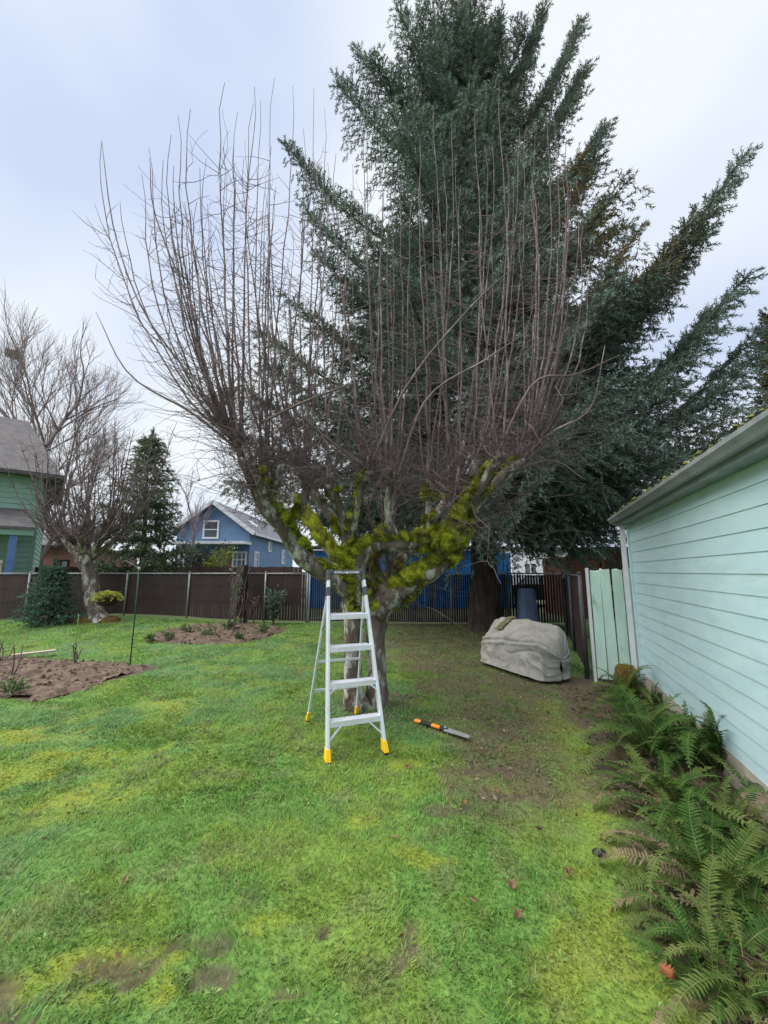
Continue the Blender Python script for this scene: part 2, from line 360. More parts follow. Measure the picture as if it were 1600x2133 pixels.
# beds of bare soil
def bed(name, poly, label, bumps):
    p = np.array(poly); lo = p.min(0) - .1; hi = p.max(0) + .1
    gx = np.arange(max(lo[0], -13), hi[0], .045); gy = np.arange(lo[1], hi[1], .045)
    X, Y = np.meshgrid(gx, gy, indexing='ij')
    wob = fnoise(X, Y, 3, 8, 4) - .5
    ins = inside(X + wob * .6, Y + .5 * (fnoise(X, Y, 3.5, 19, 4) - .5), poly)
    dn, _ = seg_dist(X, Y, list(poly) + [poly[0]])
    dn = np.where(inside(X, Y, poly), dn, -dn)
    Z = gz(X, Y) + .004 + np.clip(dn, -.25, .35) * bumps + .10 * (fnoise(X, Y, 6, 21, 4) - .5) * np.clip(dn / .3, 0, 1) + .05 * (vnoise(X, Y, 13, 4) - .5)
    i = np.arange(X.size).reshape(X.shape); k = ins[:-1, :-1] & ins[1:, 1:] & ins[1:, :-1] & ins[:-1, 1:]
    q = np.stack([i[:-1, :-1], i[1:, :-1], i[1:, 1:], i[:-1, 1:]], -1)[k]
    used = np.unique(q); rm = np.full(X.size, -1); rm[used] = np.arange(len(used))
    V = np.stack([X, Y, Z], -1).reshape(-1, 3)[used]
    o = link(name, mesh_np(name, V, rm[q], smooth=True), M['soil']); tag(o, label, kind='structure')
    r = np.random.default_rng(len(label)); K = 700; pk = V[r.integers(0, len(V), K)]; s = r.gamma(2.0, .009, (K, 1, 1)).clip(.005, .05); oc = np.array([(1, 0, 0), (0, 1, 0), (-1, 0, 0), (0, -1, 0), (0, 0, .8), (0, 0, -.6)], float)
    P = pk[:, None] + (oc[None] + r.normal(0, .28, (K, 6, 3))) * s; f = np.array([(0, 1, 4), (1, 2, 4), (2, 3, 4), (3, 0, 4), (1, 0, 5), (2, 1, 5), (3, 2, 5), (0, 3, 5)])
    cl = link('soil_clods', mesh_np('soil_clods', P.reshape(-1, 3), (np.arange(K)[:, None, None] * 6 + f[None]).reshape(-1, 3)), M['soil'], o); cl['kind'] = 'stuff'
    return o
bed('soil_bed', BED1, 'bare dug soil bed at the left of the lawn', .10)
bed('soil_bed', BED2, 'oval planting bed of soil near the back fence', .16)

# ------------------------------------------------------------------ grass
def blades(n_try, xr, yr, dens, length, width, seed, lean=.9, simple=False):
    r = np.random.default_rng(seed)
    x = r.uniform(*xr, n_try); y = r.uniform(*yr, n_try)
    vis = np.abs(x) < (y + .5) * 1.12 + .3
    x, y = x[vis], y[vis]
    c, (fe, ye, di, br, be) = lawn_color(x, y)
    keep = dens * (1 - fe) * (1 - .84 * di) * (1 - .46 * br) * (1 - be) * (.55 + .45 * sstep(.3, .55, fnoise(x, y, 5, 61, 2))) * (wall_dist(x, y) > .05) * (y < 12.2)
    m = r.random(len(x)) < keep; x, y, c, ye, br = x[m], y[m], c[m], ye[m], br[m]
    n = len(x); clump = fnoise(x, y, 9, 71, 2)
    ln = length * r.uniform(.5, 1.3, n) * (.55 + .9 * clump) * (1 - .45 * ye) * (1 - .35 * br); w = width * r.uniform(.7, 1.3, n)
    fl = 2 * math.pi * vnoise(x, y, 1.5, 33) * 1.6; a = fl + r.normal(0, 1.2, n); tilt = r.uniform(.35, 1, n) * lean
    d = np.stack([np.cos(a) * np.sin(tilt), np.sin(a) * np.sin(tilt), np.cos(tilt)], -1)
    sd = np.stack([-np.sin(a), np.cos(a), np.zeros(n)], -1)
    b = np.stack([x, y, gz(x, y) - .004], -1)
    mid = b + d * ln[:, None] * .55; tip = b + d * ln[:, None] + np.stack([np.cos(a), np.sin(a), -.35 * np.ones(n)], -1) * ln[:, None] * .25
    V = np.stack([b - sd * w[:, None] * .5, b + sd * w[:, None] * .5, mid + sd * w[:, None] * .45, mid - sd * w[:, None] * .45, tip], 1)
    if simple: V = np.stack([V[:, 0], V[:, 1], tip], 1)
    shade = r.uniform(.72, 1.28, (n, 1)); hue = r.normal(0, .12, (n, 1)); cc = c * shade * np.concatenate([1 + hue, np.ones((n, 1)), 1 - hue], 1)
    st = r.random(n) < .07; cc[st] = STRAW * r.uniform(.7, 1.2, (st.sum(), 1))
    if simple: return V.reshape(-1, 3), np.zeros((0, 4), int), np.arange(3 * n).reshape(-1, 3), np.repeat(np.clip(cc, 0, 1), 3, 0)
    C = np.repeat(np.clip(cc, 0, 1)[:, None, :], 5, 1)
    i = np.arange(n)[:, None] * 5
    return V.reshape(-1, 3), i + np.array([[0, 1, 2, 3]]), i + np.array([[3, 2, 4]]), C.reshape(-1, 3)
def merge(sets):
    Vs, Q, T, Cs = [], [], [], []; o = 0
    for V, q, t, c in sets:
        Vs.append(V); Q.append(q + o); T.append(t + o); Cs.append(c); o += len(V)
    return np.concatenate(Vs), [np.concatenate(T), np.concatenate(Q)], np.concatenate(Cs)
V, FA, C = merge([blades(95000, (-3.2, 2.4), (1.3, 2.9), 1, .036, .0042, 1), blades(105000, (-5.2, 3.0), (2.9, 4.8), 1, .040, .0062, 2),
                  blades(95000, (-7.5, 3.4), (4.8, 7.2), 1, .042, .012, 3, simple=True), blades(70000, (-11.5, 4), (7.2, 9.6), 1, .046, .017, 4, simple=True), blades(56000, (-12, 5.2), (9.6, 12.3), 1, .055, .023, 5, simple=True)])
tag(link('lawn_grass', mesh_np('lawn_grass', V, FA, C), M['blade']), 'short wet lawn grass with yellow mossy patches', 'grass', kind='stuff')
# ------------------------------------------------------------------ garage on the right
def gp(u, n, z):                                    # garage frame: u metres along the wall towards us, n out of the wall
    p = GC + GU * u + GN * n; return np.array((p[0], p[1], z))
GAX = np.array([(GU[0], GU[1], 0), (GN[0], GN[1], 0), (0, 0, 1)])
def garage():
    t = thing('garage', 'pale mint garage with lap siding and grey gutter beside the ferns', 'garage', (GC[0], GC[1], 0))
    LEN, DEP = 7.2, 4.6
    MB().box(gp(LEN / 2, -DEP / 2 - .02, 1.27), (LEN, DEP, 2.1), GAX).build('wall', M['mint_wall'], t)
    MB().box(gp(LEN / 2, -DEP / 2, .10), (LEN + .02, DEP + .03, .28), GAX).build('foundation', M['concrete'], t)
    n, z0, z1 = 15, .22, 2.30; h = (z1 - z0) / n
    r = random.Random(3)
    for i in range(n):
        zb = z0 + i * h; cut = r.uniform(1.2, 5.8); dz = r.uniform(-.002, .002)
        for a, b in ((.03, cut - .0015), (cut + .0015, LEN)):
            m = MB(); lap = .022
            P = [gp(a, .001, zb - lap), gp(a, .0135 + r.uniform(-.001, .001), zb - lap + dz), gp(a, .006, zb + h - .001), gp(a, .001, zb + h - .001)]
            Q = [p + np.array((GU[0], GU[1], 0)) * (b - a) for p in P]
            m.add(P + Q, [(0, 1, 2, 3), (7, 6, 5, 4), (1, 5, 6, 2), (0, 4, 5, 1), (2, 6, 7, 3)])
            m.build('siding_board', M['mint_wall'], t)
    MB().box(gp(-.005, .014, 1.27), (.07, .05, 2.16), GAX).build('corner_board', M['mint_wall'], t)
    # roof: low gable, ridge parallel to the wall
    R = MB(); zr = 3.15; ov = .16; e0, e1 = -.22, LEN + .2
    A = [gp(e0, ov, 2.39), gp(e0, -DEP / 2, zr), gp(e0, -DEP - ov, 2.39)]; B = [gp(e1, ov, 2.39), gp(e1, -DEP / 2, zr), gp(e1, -DEP - ov, 2.39)]
    up = np.array((0, 0, .035))
    for k in (0, 1):
        a, b, c, d = A[k], A[k + 1], B[k + 1], B[k]
        R.add([a, b, c, d, a + up, b + up, c + up, d + up], [(0, 1, 2, 3), (7, 6, 5, 4), (0, 4, 5, 1), (1, 5, 6, 2), (2, 6, 7, 3), (3, 7, 4, 0)])
    rf = R.build('roof', M['roof_dark'], t)
    G_ = MB(); G_.add([gp(-.02, -.02, 2.3), gp(-.02, -DEP + .02, 2.3), gp(-.02, -DEP / 2, 3.1)], [(0, 1, 2)]); G_.build('gable', M['mint_wall'], t)
    MB().box(gp(LEN / 2, ov - .03, 2.325), (LEN + .4, .022, .13), GAX).build('fascia', M['gutter'], t)
    MB().box(gp(LEN / 2, .068, 2.270), (LEN + .3, .10, .012), GAX).build('soffit', M['gutter'], t)
    # gutter trough (K profile), open on top
    prof = [(ov - .015, 2.385), (ov - .015, 2.305), (ov + .035, 2.305), (ov + .05, 2.33), (ov + .07, 2.355), (ov + .07, 2.385), (ov + .062, 2.385), (ov + .04, 2.335), (ov - .005, 2.315), (ov - .005, 2.385)]
    g = MB(); P = np.array([[gp(u, nn, zz) for nn, zz in prof] for u in (e0 - .02, LEN + .2)]); g.grid(P)
    g.add(P[0][:6], [(0, 1, 2, 3), (0, 3, 4, 5)]); gut = g.build('gutter', M['gutter'], t)
    r2 = np.random.default_rng(5); mm = MB(); cl = []
    for k in range(210):
        u = r2.uniform(-.1, 5.6); s = r2.uniform(.005, .016) * (1 if r2.random() < .92 else 1.8); c = gp(u, ov + r2.uniform(-.02, .05), 2.424 + r2.uniform(-.01, .01))
        a = np.arange(6) / 6 * 6.283; rr = s * r2.uniform(.7, 1.3, 6)
        ring = c + np.stack([np.cos(a) * rr, np.sin(a) * rr, -.006 * np.ones(6)], -1)
        mm.add(np.vstack([ring, c + (0, 0, s * .8)]), [(i, (i + 1) % 6, 6) for i in range(6)])
    mo = mm.build('roof_moss', mat('roof_moss', (.08, .085, .02), (.20, .18, .04), 20, .95), rf); mo['kind'] = 'stuff'
    d = MB(); d.tube([gp(-.13, .07, 2.32), gp(-.13, .07, .25), gp(-.13, .14, .12)], .045, 4); d.build('downspout', M['white'], t)
garage()

# mint board fence closing the gap beside the garage
def mint_fence():
    A = np.array((3.09, 5.96)); B = np.array((3.66, 5.76)); d = (B - A) / np.linalg.norm(B - A); nrm = np.array((d[1], -d[0]))
    t = thing('board_fence', 'short weathered mint board fence against the garage corner', 'fence', (A[0], A[1], 0))
    w = .132; r = random.Random(9)
    for i in range(4):
        c = A + d * (.05 + w / 2 + i * (w + .016)); top = 1.63 + (-.015, .01, .0, .012)[i]; tl = (.004, -.006, .003, .0)[i]
        m = MB(); hw = w / 2; n3 = np.array((nrm[0], nrm[1], 0)); d3 = np.array((d[0], d[1], 0))
        zs = [.05, .5, 1.0, 1.3, top - .02]; P = []
        for sgn in (0, 1):
            for k, z in enumerate(zs):
                for e in (-1, 1):
                    P.append(np.array((*c, z)) + d3 * (e * (hw + r.uniform(-.003, .003)) + tl * z) + n3 * (.02 * sgn + .004 * math.sin(z * 3 + i)))
            for e in (-1, 0, 1): P.append(np.array((*c, top + r.uniform(-.022, .012))) + d3 * (e * hw * .93 + tl * top) + n3 * (.02 * sgn + .004 * math.sin(top * 3 + i)))
        N = len(P) // 2; Fs = []
        for k in range(4):
            a = k * 2; Fs.append((N + a, N + a + 1, N + a + 3, N + a + 2)); Fs.append((a + 1, a, a + 2, a + 3))
            Fs.append((a, N + a, N + a + 2, a + 2)); Fs.append((N + a + 1, a + 1, a + 3, N + a + 3))
        k = 8; Fs += [(N + k, N + k + 1, N + 12), (N + k, N + 12, N + 11), (N + k, N + 11, N + 10) if False else (N + k, N + 11, N + 10), (N + 10, N + 11, 11, 10), (N + 11, N + 12, 12, 11), (k, N + k, N + 10, 10), (N + k + 1, k + 1, 12, N + 12)]
        m.add(P, Fs); m.build('fence_board', M['mint_fence'], t)
    for z in (.45, 1.35): MB().bar((*(A + d * .04 - nrm * .022), z), (*(B - nrm * .022), z), .04, .085).build('rail', M['rawwood'], t)
    MB().box((*(A + d * .018 + nrm * .0), .82), (.038, .05, 1.66), np.array([(d[0], d[1], 0), (nrm[0], nrm[1], 0), (0, 0, 1)])).build('edge_post', M['white'], t)
mint_fence()
def stump():
    x, y = 3.30, 5.52
    t = thing('wooden_stump', 'squat mossy wooden stump in front of the mint boards', 'stump', (x, y, 0))
    V = []; a = np.arange(14) / 14 * 6.283
    for z, s in ((0, 1.25), (.10, 1.12), (.20, 1.02), (.28, .95), (.31, .70)):
        rr = .125 * s * (1 + .12 * np.sin(3 * a + 1) + .05 * np.sin(7 * a)); V.append(np.stack([x + rr * np.cos(a), y + rr * np.sin(a), np.full(14, z)], -1))
    P = np.array(V); P = np.concatenate([P, P[:, :1]], 1); m = MB(); m.grid(P); m.v.append(np.array([[x, y, .325]])); ci = m.n; m.n += 1
    o = ci - 15
    for i in range(14): m.f[3].append([o + i, o + i + 1, ci])
    m.build('wood', M['stump'], t, smooth=False)
    r = np.random.default_rng(3); mb = MB()
    for k in range(420):
        a = r.uniform(0, 6.28); rr = r.uniform(0, .145); c = np.array((x + rr * math.cos(a), y + rr * math.sin(a), .31 - (r.uniform(0, .2) if rr > .11 else 0)))
        dd = r.normal(0, 1, 3); dd[2] = abs(dd[2]); mb.add([c, c + (.02 * dd), c + np.array((.015, .01, .01))], [(0, 1, 2)])
    mb.build('moss', mat('stump_moss', (.15, .13, .02), (.24, .19, .03), 20, .95), t)['kind'] = 'stuff'
stump()

# ------------------------------------------------------------------ chain-link fence with slats
def chain_fence(name, pts_post, top, label, slat, gap, width, mtl, zlo=.05, pm=None):
    pm = pm or M['galv']
    t = thing(name, label, 'fence', (pts_post[0][0], pts_post[0][1], 0))
    for (x, y) in pts_post:
        z = float(gz(x, y)); p = MB(); p.tube([(x, y, z - .1), (x, y, top + .03)], .03, 8); po = p.build('post', pm, t, smooth=True)
        MB().tube([(x, y, top + .028), (x, y, top + .05), (x, y, top + .062)], (.036, .036, .012), 8).build('post_cap', pm, po, smooth=True)
    r = np.random.default_rng(11)
    for pi, ((x0, y0), (x1, y1)) in enumerate(zip(pts_post[:-1], pts_post[1:])):
        gp_ = gap[pi] if isinstance(gap, (list, tuple)) else gap
        a = np.array((x0, y0)); b = np.array((x1, y1)); l = np.linalg.norm(b - a); d = (b - a) / l; nn = np.array((d[1], -d[0]))
        MB().tube([(x0, y0, top), (x1, y1, top)], .021, 8).build('top_rail', pm, t, smooth=True)
        n = int(l / (width + gp_)); s = (np.arange(n) + .5) * l / n
        m = MB()
        for k, u in enumerate(s):
            if u < .03 or u > l - .03: continue
            c = a + d * u - nn * .035; z0 = float(gz(*c)) + zlo; zt = top - .04 + r.uniform(-.01, .01)
            m.bar((*c, z0), (*c, zt), width * r.uniform(.9, 1.02), .007, up=(nn[0], nn[1], 0))
        so = m.build('slats', mtl, t); so['kind'] = 'stuff'
        w = MB()                                    # the steel net itself: only its edges are thick enough to be seen
        for z in (.07, .55, 1.05, top - .06):
            w.bar((*(a - nn * .02), z + float(gz(*a))), (*(b - nn * .02), z + float(gz(*b)) * (z < 1)), .006, .006)
        w.build('tension_wire', mtl, t)
    return t
LP = [(-16.5, 12.5), (-13.4, 12.5), (D(57, 1240, 12.5)[0], 12.5), (D(262, 1240, 12.5)[0], 12.5), (D(392, 1240, 12.5)[0], 12.5), (D(552, 1240, 12.45)[0], 12.45), (D(640, 1240, 12.4)[0], 12.4)]
chain_fence('slatted_chain_fence', LP, 1.53, 'long chain-link fence with solid dark brown slats behind the left lawn', 1, .001, .085, M['slat_brown'])
CP = [(D(640, 1240, 12.4)[0] + .08, 12.4), (D(790, 1240, 12.3)[0], 12.3), (D(940, 1240, 12.2)[0], 12.2), (D(1060, 1240, 12.1)[0], 12.1), (5.55, 12.05)]
chain_fence('see_through_chain_fence', CP, 1.53, 'chain-link fence with thin black slats behind the spruce trunk', 1, (.007, .007, .009, .022), .060, M['slat_black'])
SP = [(5.45, 11.8), (4.55, 9.9), (3.80, 8.0), (3.06, 6.10)]
chain_fence('side_chain_fence', SP, 1.53, 'dark slatted side fence running back from the mint boards', 1, .006, .085, M['slat_brown'], pm=M['dark_plastic'])

def board_fence_back():
    x0, x1, y = -30.0, D(636, 1200, 19)[0], 19.0
    t = thing('brown_board_fence', 'dark brown board fence across the lane behind the chain-link', 'fence', (x0, y, 0))
    n = int((x1 - x0) / .2); r = random.Random(4)
    for i in range(n):
        x = x0 + (i + .5) * .2
        if i < 40: continue
        MB().box((x, y, .92), (.19, .022, 1.78 + r.uniform(-.03, .03))).build('fence_board', M['board_brown'], t)
    for z in (.4, 1.5): MB().box(((x0 + 8 + x1) / 2, y + .04, z), (x1 - x0 - 8, .05, .1)).build('rail', M['board_brown'], t)
board_fence_back()

# ------------------------------------------------------------------ buildings beyond
def window(root, c, w, h, depth=.06, axis='x', cols=1, rows=2, frame=None):
    """window on a wall: axis 'x' = wall runs along x and faces -y, 'y' = runs along y and faces +x"""
    frame = frame or M['white']; c = np.asarray(c, float); ex = np.array((1, 0, 0)) if axis == 'x' else np.array((0, 1, 0)); n = np.array((0, -1, 0)) if axis == 'x' else np.array((1, 0, 0))
    ax = np.array([ex, n, (0, 0, 1)]); f = MB(); b = max(.09, w * .11)
    for s in (-1, 1):
        f.box(c + ex * s * (w / 2 - b / 2) + n * depth / 2, (b, depth, h), ax); f.box(c + np.array((0, 0, s * (h / 2 - b / 2))) + n * depth / 2, (w - 2 * b, depth, b), ax)
    for i in range(1, cols): f.box(c + ex * (-w / 2 + w * i / cols) + n * depth * .4, (b * .6, depth * .8, h - 2 * b), ax)
    for i in range(1, rows): f.box(c + np.array((0, 0, -h / 2 + h * i / rows)) + n * depth * .4, (w - 2 * b, depth * .78, b * .6), ax)
    fo = f.build('window', frame, root)
    for i in range(cols):
        for j in range(rows):
            MB().box(c + ex * (-w / 2 + w * (i + .5) / cols) + np.array((0, 0, -h / 2 + h * (j + .5) / rows)) + n * .012, (w / cols - .02, .02, h / rows - .02), ax).build('pane', M['glass'], fo)
    return fo
def slab(m, pts, th):
    p = [np.asarray(a, float) for a in pts]; u = np.array((0, 0, th)); n = len(p)
    return m.add(p + [a + u for a in p], [(3, 2, 1, 0), (4, 5, 6, 7)] + [(i, (i + 1) % 4, 4 + (i + 1) % 4, 4 + i) for i in range(4)])
def blue_house():
    Y0, Y1 = 25.0, 37.0; XL = D(370, 1100, Y0)[0]; XR = D(522, 1100, Y0)[0]; xm = (XL + XR) / 2; ze = D(522, 1112, Y0)[2] + .1; za = D(440, 1046, Y0)[2] - .15
    t = thing('blue_house', 'blue gabled house with grey roof beyond the back fence', 'house', (xm, Y0, 0))
    m = MB(); m.box((xm, (Y0 + Y1) / 2, ze / 2), (XR - XL, Y1 - Y0, ze)); m.build('wall', M['house_blue'], t)
    g = MB(); g.add([(XL, Y0 - .002, ze), (XR, Y0 - .002, ze), (xm, Y0 - .002, za), (XL, Y1, ze), (XR, Y1, ze), (xm, Y1, za)], [(0, 1, 2), (5, 4, 3), (0, 3, 4, 1)]); g.build('gable', M['house_blue'], t)
    r = MB(); o = .45; k = (za - ze) / (xm - XL)
    slab(r, [(xm, Y0 - .5, za + .05), (XL - o, Y0 - .5, ze - o * k * .55), (XL - o, Y1 + .4, ze - o * k * .55), (xm, Y1 + .4, za + .05)], .16)
    slab(r, [(xm, Y1 + .4, za + .052), (XR + o, Y1 + .4, ze - o * k * .55), (XR + o, Y0 - .5, ze - o * k * .55), (xm, Y0 - .5, za + .052)], .16)
    rf = r.build('roof', M['roof_grey'], t)
    for s, xe in ((-1, XL - o), (1, XR + o)):
        MB().bar((xm, Y0 - .53, za + .10), (xe, Y0 - .53, ze - o * k * .55 + .05), .05, .24).build('barge_board', M['white'], rf)
    MB().box((XR + o + .03, (Y0 + Y1) / 2, ze - o * k * .55 + .06), (.08, Y1 - Y0 + .9, .18)).build('eave_board', M['white'], rf)
    xs_ = XR - .62 * (XR - xm); MB().box((xm + (XR - xm) * .68, Y0 + 3.0, za + (ze - za) * .68 + .26), (.75, 1.1, .05), np.array([(math.cos(.73), 0, -math.sin(.73)), (0, 1, 0), (math.sin(.73), 0, math.cos(.73))])).build('skylight', M['white'], rf)
    window(t, D(440, 1103, Y0 - .01), 1.05, 1.5 * 39 / 48, axis='x', rows=2)
    # ground floor: porch trim, brick bay, windows
    MB().box((xm - .45, Y0 - .55, D(440, 1131, 24.4)[2]), (XR - XL + 1.1, 1.2, .17)).build('porch_roof', M['white'], t)
    xb0, xb1 = D(478, 1150, Y0)[0], XR - .02; MB().box(((xb0 + xb1) / 2, Y0 - .08, 1.35), (xb1 - xb0, .16, 2.7)).build('brick_bay', M['brick'], t)
    window(t, (D(499, 1166, Y0 - .17)[0], Y0 - .165, D(499, 1166, Y0)[2]), .92, 1.05, axis='x', cols=3, rows=2)
    window(t, (D(468, 1172, Y0 - .1)[0], Y0 - .01, D(468, 1172, Y0)[2]), .55, .9, axis='x', cols=1, rows=2)
    window(t, (D(408, 1168, Y0 - .1)[0], Y0 - .01, D(408, 1168, Y0)[2]), 1.0, .95, axis='x', cols=2, rows=1)
    for px in (374, 384): x = D(px, 1160, Y0 - 1)[0]; MB().box((x, Y0 - 1.0, 1.45), (.14, .14, 2.9)).build('porch_post', M['white'], t)
    window(t, (XR + .005, Y0 + 1.35, D(547, 1166, 26.3)[2]), .95, 1.12, axis='y', rows=2)
    window(t, (XR + .005, Y0 + 4.3, D(580, 1138, 29)[2]), .9, .8, axis='y', rows=1)
    window(t, (XR + .005, Y0 + 8.3, D(610, 1160, 33)[2]), 1.1, 1.2, axis='y', rows=2)
blue_house()
def green_house():
    Yf = 16.0; XR = D(76, 1100, Yf)[0]; XL = XR - 7; ze = D(80, 990, Yf)[2]
    t = thing('green_house', 'two-storey green lap-sided house at the left edge', 'house', (XR, Yf, 0))
    MB().box(((XL + XR) / 2, Yf + 4, ze / 2), (XR - XL - .05, 7.95, ze)).build('wall', M['house_green'], t)
    n = 26; h = ze / n
    for i in range(n):
        zb = i * h; m = MB(); a, b = XL, XR - .1
        P = [(a, Yf + .03, zb), (a, Yf - .03, zb), (a, Yf + .002, zb + h), (a, Yf + .03, zb + h)]; Q = [(b, *p[1:]) for p in P]
        m.add(P + Q, [(3, 2, 1, 0), (4, 5, 6, 7), (1, 2, 6, 5), (0, 1, 5, 4)]); m.build('siding_board', M['house_green'], t)
        m = MB(); P = [(XR - .028, Yf + .1, zb), (XR + .02, Yf + .1, zb), (XR - .005, Yf + .1, zb + h), (XR - .03, Yf + .1, zb + h)]; Q = [(p[0], Yf + 8, p[2]) for p in P]
        m.add(P + Q, [(0, 1, 2, 3), (7, 6, 5, 4), (1, 5, 6, 2), (0, 4, 5, 1)]); m.build('siding_board', M['house_green'], t)
    MB().box((XR - .035, Yf + .02, ze / 2), (.15, .15, ze)).build('corner_board', M['green_trim'], t)
    e = [(XL - .6, Yf - .6), (XR + .65, Yf - .6), (XR + .65, Yf + 8.6), (XL - .6, Yf + 8.6)]; zr = ze + 3.4
    R = MB(); ra = (XR - 1.0, Yf + 4, zr); rb = (XL + 2, Yf + 4, zr); E_ = [(*p, ze - .12) for p in e]
    R.add(E_ + [ra, rb], [(0, 1, 4, 5), (1, 2, 4), (2, 3, 5, 4), (3, 0, 5), (3, 2, 1, 0)]); rf = R.build('roof', M['roof_brown'], t)
    for a, b in ((0, 1), (1, 2)): MB().bar((*e[a], ze - .1), (*e[b], ze - .1), .10, .16).build('eave_gutter', M['roof_dark'], rf)
    P = MB(); slab(P, [(XL, Yf - 1.6, D(0, 1096, Yf - 1.6)[2] - .1), (XR + .05, Yf - 1.6, D(0, 1096, Yf - 1.6)[2] - .1), (XR - .4, Yf - .04, D(0, 1066, Yf)[2] - .05), (XL, Yf - .04, D(0, 1066, Yf)[2] - .05)], .1)
    P.build('porch_roof', M['roof_brown'], t); zp = D(0, 1096, Yf - 1.6)[2] - .22
    MB().box(((XL + XR) / 2, Yf - 1.5, zp), (XR - XL, .12, .2)).build('porch_beam', M['green_trim'], t)
    x = XR - .55; MB().box((x, Yf - 1.4, zp / 2 - .05), (.22, .22, zp - .1)).build('porch_post', M['post_blue'], t)
    rl = MB(); x1 = XR - .74
    zt = D(10, 1170, 14.2)[2]
    MB().box((x1 - 1.5, Yf - 1.4, zt), (3, .1, .12)).build('rail', M['cream'], t)
    for k in range(16): MB().box((x1 - .06 - k * .19, Yf - 1.4, zt - .46), (.09, .05, .8)).build('baluster', M['cream'], t)
    t.rotation_euler = (0, 0, math.radians(40))
green_house()
def pink_building():
    Y = 27.0; x0, x1 = D(45, 1150, Y)[0], D(172, 1150, Y)[0]; zw, zt = D(0, 1141, Y)[2], D(0, 1091, Y)[2]
    t = thing('low_building', 'low pinkish brown building with brown roof behind the pollarded tree', 'building', (x0, Y, 0))
    MB().box(((x0 + x1) / 2, Y + 3, zw / 2), (x1 - x0, 6, zw)).build('wall', M['pink_wall'], t)
    R = MB(); slab(R, [(x0 - .4, Y - .5, zw), (x1 + .4, Y - .5, zw), (x1 + .4, Y + 3.2, zt), (x0 - .4, Y + 3.2, zt)], .14); R.build('roof', M['roof_brown'], t)
    MB().bar((x0 - .4, Y - .53, zw + .05), (x1 + .4, Y - .53, zw + .05), .06, .2).build('eave_board', M['shed_dark'], t)
    window(t, (x0 + 2.9, Y - .01, 1.9), 1.1, 1.0, axis='x', cols=2, rows=1, frame=M['shed_dark'])
pink_building()
def azure_building():
    Y = 17.2; x0, x1 = D(638, 1200, Y)[0], D(1042, 1200, Y)[0]; zt = D(970, 1146, Y)[2]
    t = thing('azure_building', 'bright azure metal building behind the spruce trunk', 'building', (x0, Y, 0))
    MB().box(((x0 + x1) / 2, Y + 3, zt / 2), (x1 - x0, 6, zt)).build('wall', M['blue_metal'], t)
    n = int((x1 - x0) / .3); w = (x1 - x0) / n
    for i in range(n):
        x = x0 + (i + .5) * w; m = MB()
        P = [(x - w / 2 + .004, Y - .004, 0.03), (x - .03 - w * .3, Y - .03, 0.03), (x + w * .3, Y - .03, .03), (x + w / 2 - .004, Y - .004, .03)]
        Q = [(p[0], p[1], zt - .02) for p in P]; m.add(P + Q, [(0, 1, 5, 4), (1, 2, 6, 5), (2, 3, 7, 6)]); m.build('wall_panel', M['blue_metal'], t)
    R = MB(); slab(R, [(x0 - .3, Y - .35, zt), (x1 + .2, Y - .35, zt), (x1 + .2, Y + 6.3, zt + .5), (x0 - .3, Y + 6.3, zt + .5)], .14); R.build('roof', M['shed_dark'], t)
    # lighter lean-to on the right
    xa, xb, Yb = x1 + .03, D(1070, 1200, Y)[0], Y + .3
    MB().box(((xa + xb) / 2, Yb + 2.5, zt / 2 - .05), (xb - xa, 5, zt - .1)).build('annex_wall', M['blue_light'], t)
    for i in range(3): MB().box((xa + (i + .5) * (xb - xa) / 3, Yb - .03, zt / 2 - .06), ((xb - xa) / 3 - .09, .06, zt - .14)).build('annex_panel', M['blue_light'], t)
azure_building()
def brown_shed():
    Y = 13.6
    t = thing('brown_shed', 'rusty brown shed with stepped top behind the mint boards', 'shed', (D(1215, 1190, Y)[0], Y, 0))
    a, b, c = D(1178, 1160, Y)[0], D(1250, 1160, Y)[0], D(1345, 1150, Y)[0]; z1, z2 = D(1215, 1159, Y)[2], D(1280, 1144, Y)[2]
    MB().box(((a + b) / 2, Y + 1, z1 / 2), (b - a, 2, z1)).build('low_wall', M['shed_brown'], t); MB().box(((a + b) / 2, Y - .03, z1 - .03), (b - a, .08, .08)).build('low_cap', M['shed_brown'], t)
    MB().box(((b + c) / 2 + .01, Y + 1.2, z2 / 2), (c - b, 2.4, z2)).build('tall_wall', M['shed_dark'], t); MB().box((b + .06, Y - .02, z2 / 2 + .4), (.12, .06, z2 - .8)).build('corner_post', M['shed_brown'], t)
    MB().box(((b + c) / 2, Y + 1.2, z2 + .04), (c - b + .3, 2.7, .08)).build('roof', M['shed_dark'], t)
brown_shed()
def white_building():
    Y = 33.0; x0, x1 = D(1065, 1170, Y)[0], D(1215, 1170, Y)[0]; zt = D(1100, 1145, Y)[2]
    t = thing('pale_building', 'far pale building seen under the spruce skirt', 'building', (x0, Y, 0))
    MB().box(((x0 + x1) / 2, Y + 3, zt / 2), (x1 - x0, 6, zt)).build('wall', M['white'], t); MB().box(((x0 + x1) / 2, Y + 3, zt + .1), (x1 - x0 + .6, 6.6, .2)).build('roof', M['roof_grey'], t)
    window(t, (x0 + 1.6, Y - .01, 1.8), 1.2, 1.1, cols=2, rows=1); window(t, (x0 + 4.2, Y - .01, 1.8), 1.2, 1.1, cols=2, rows=1)
white_building()

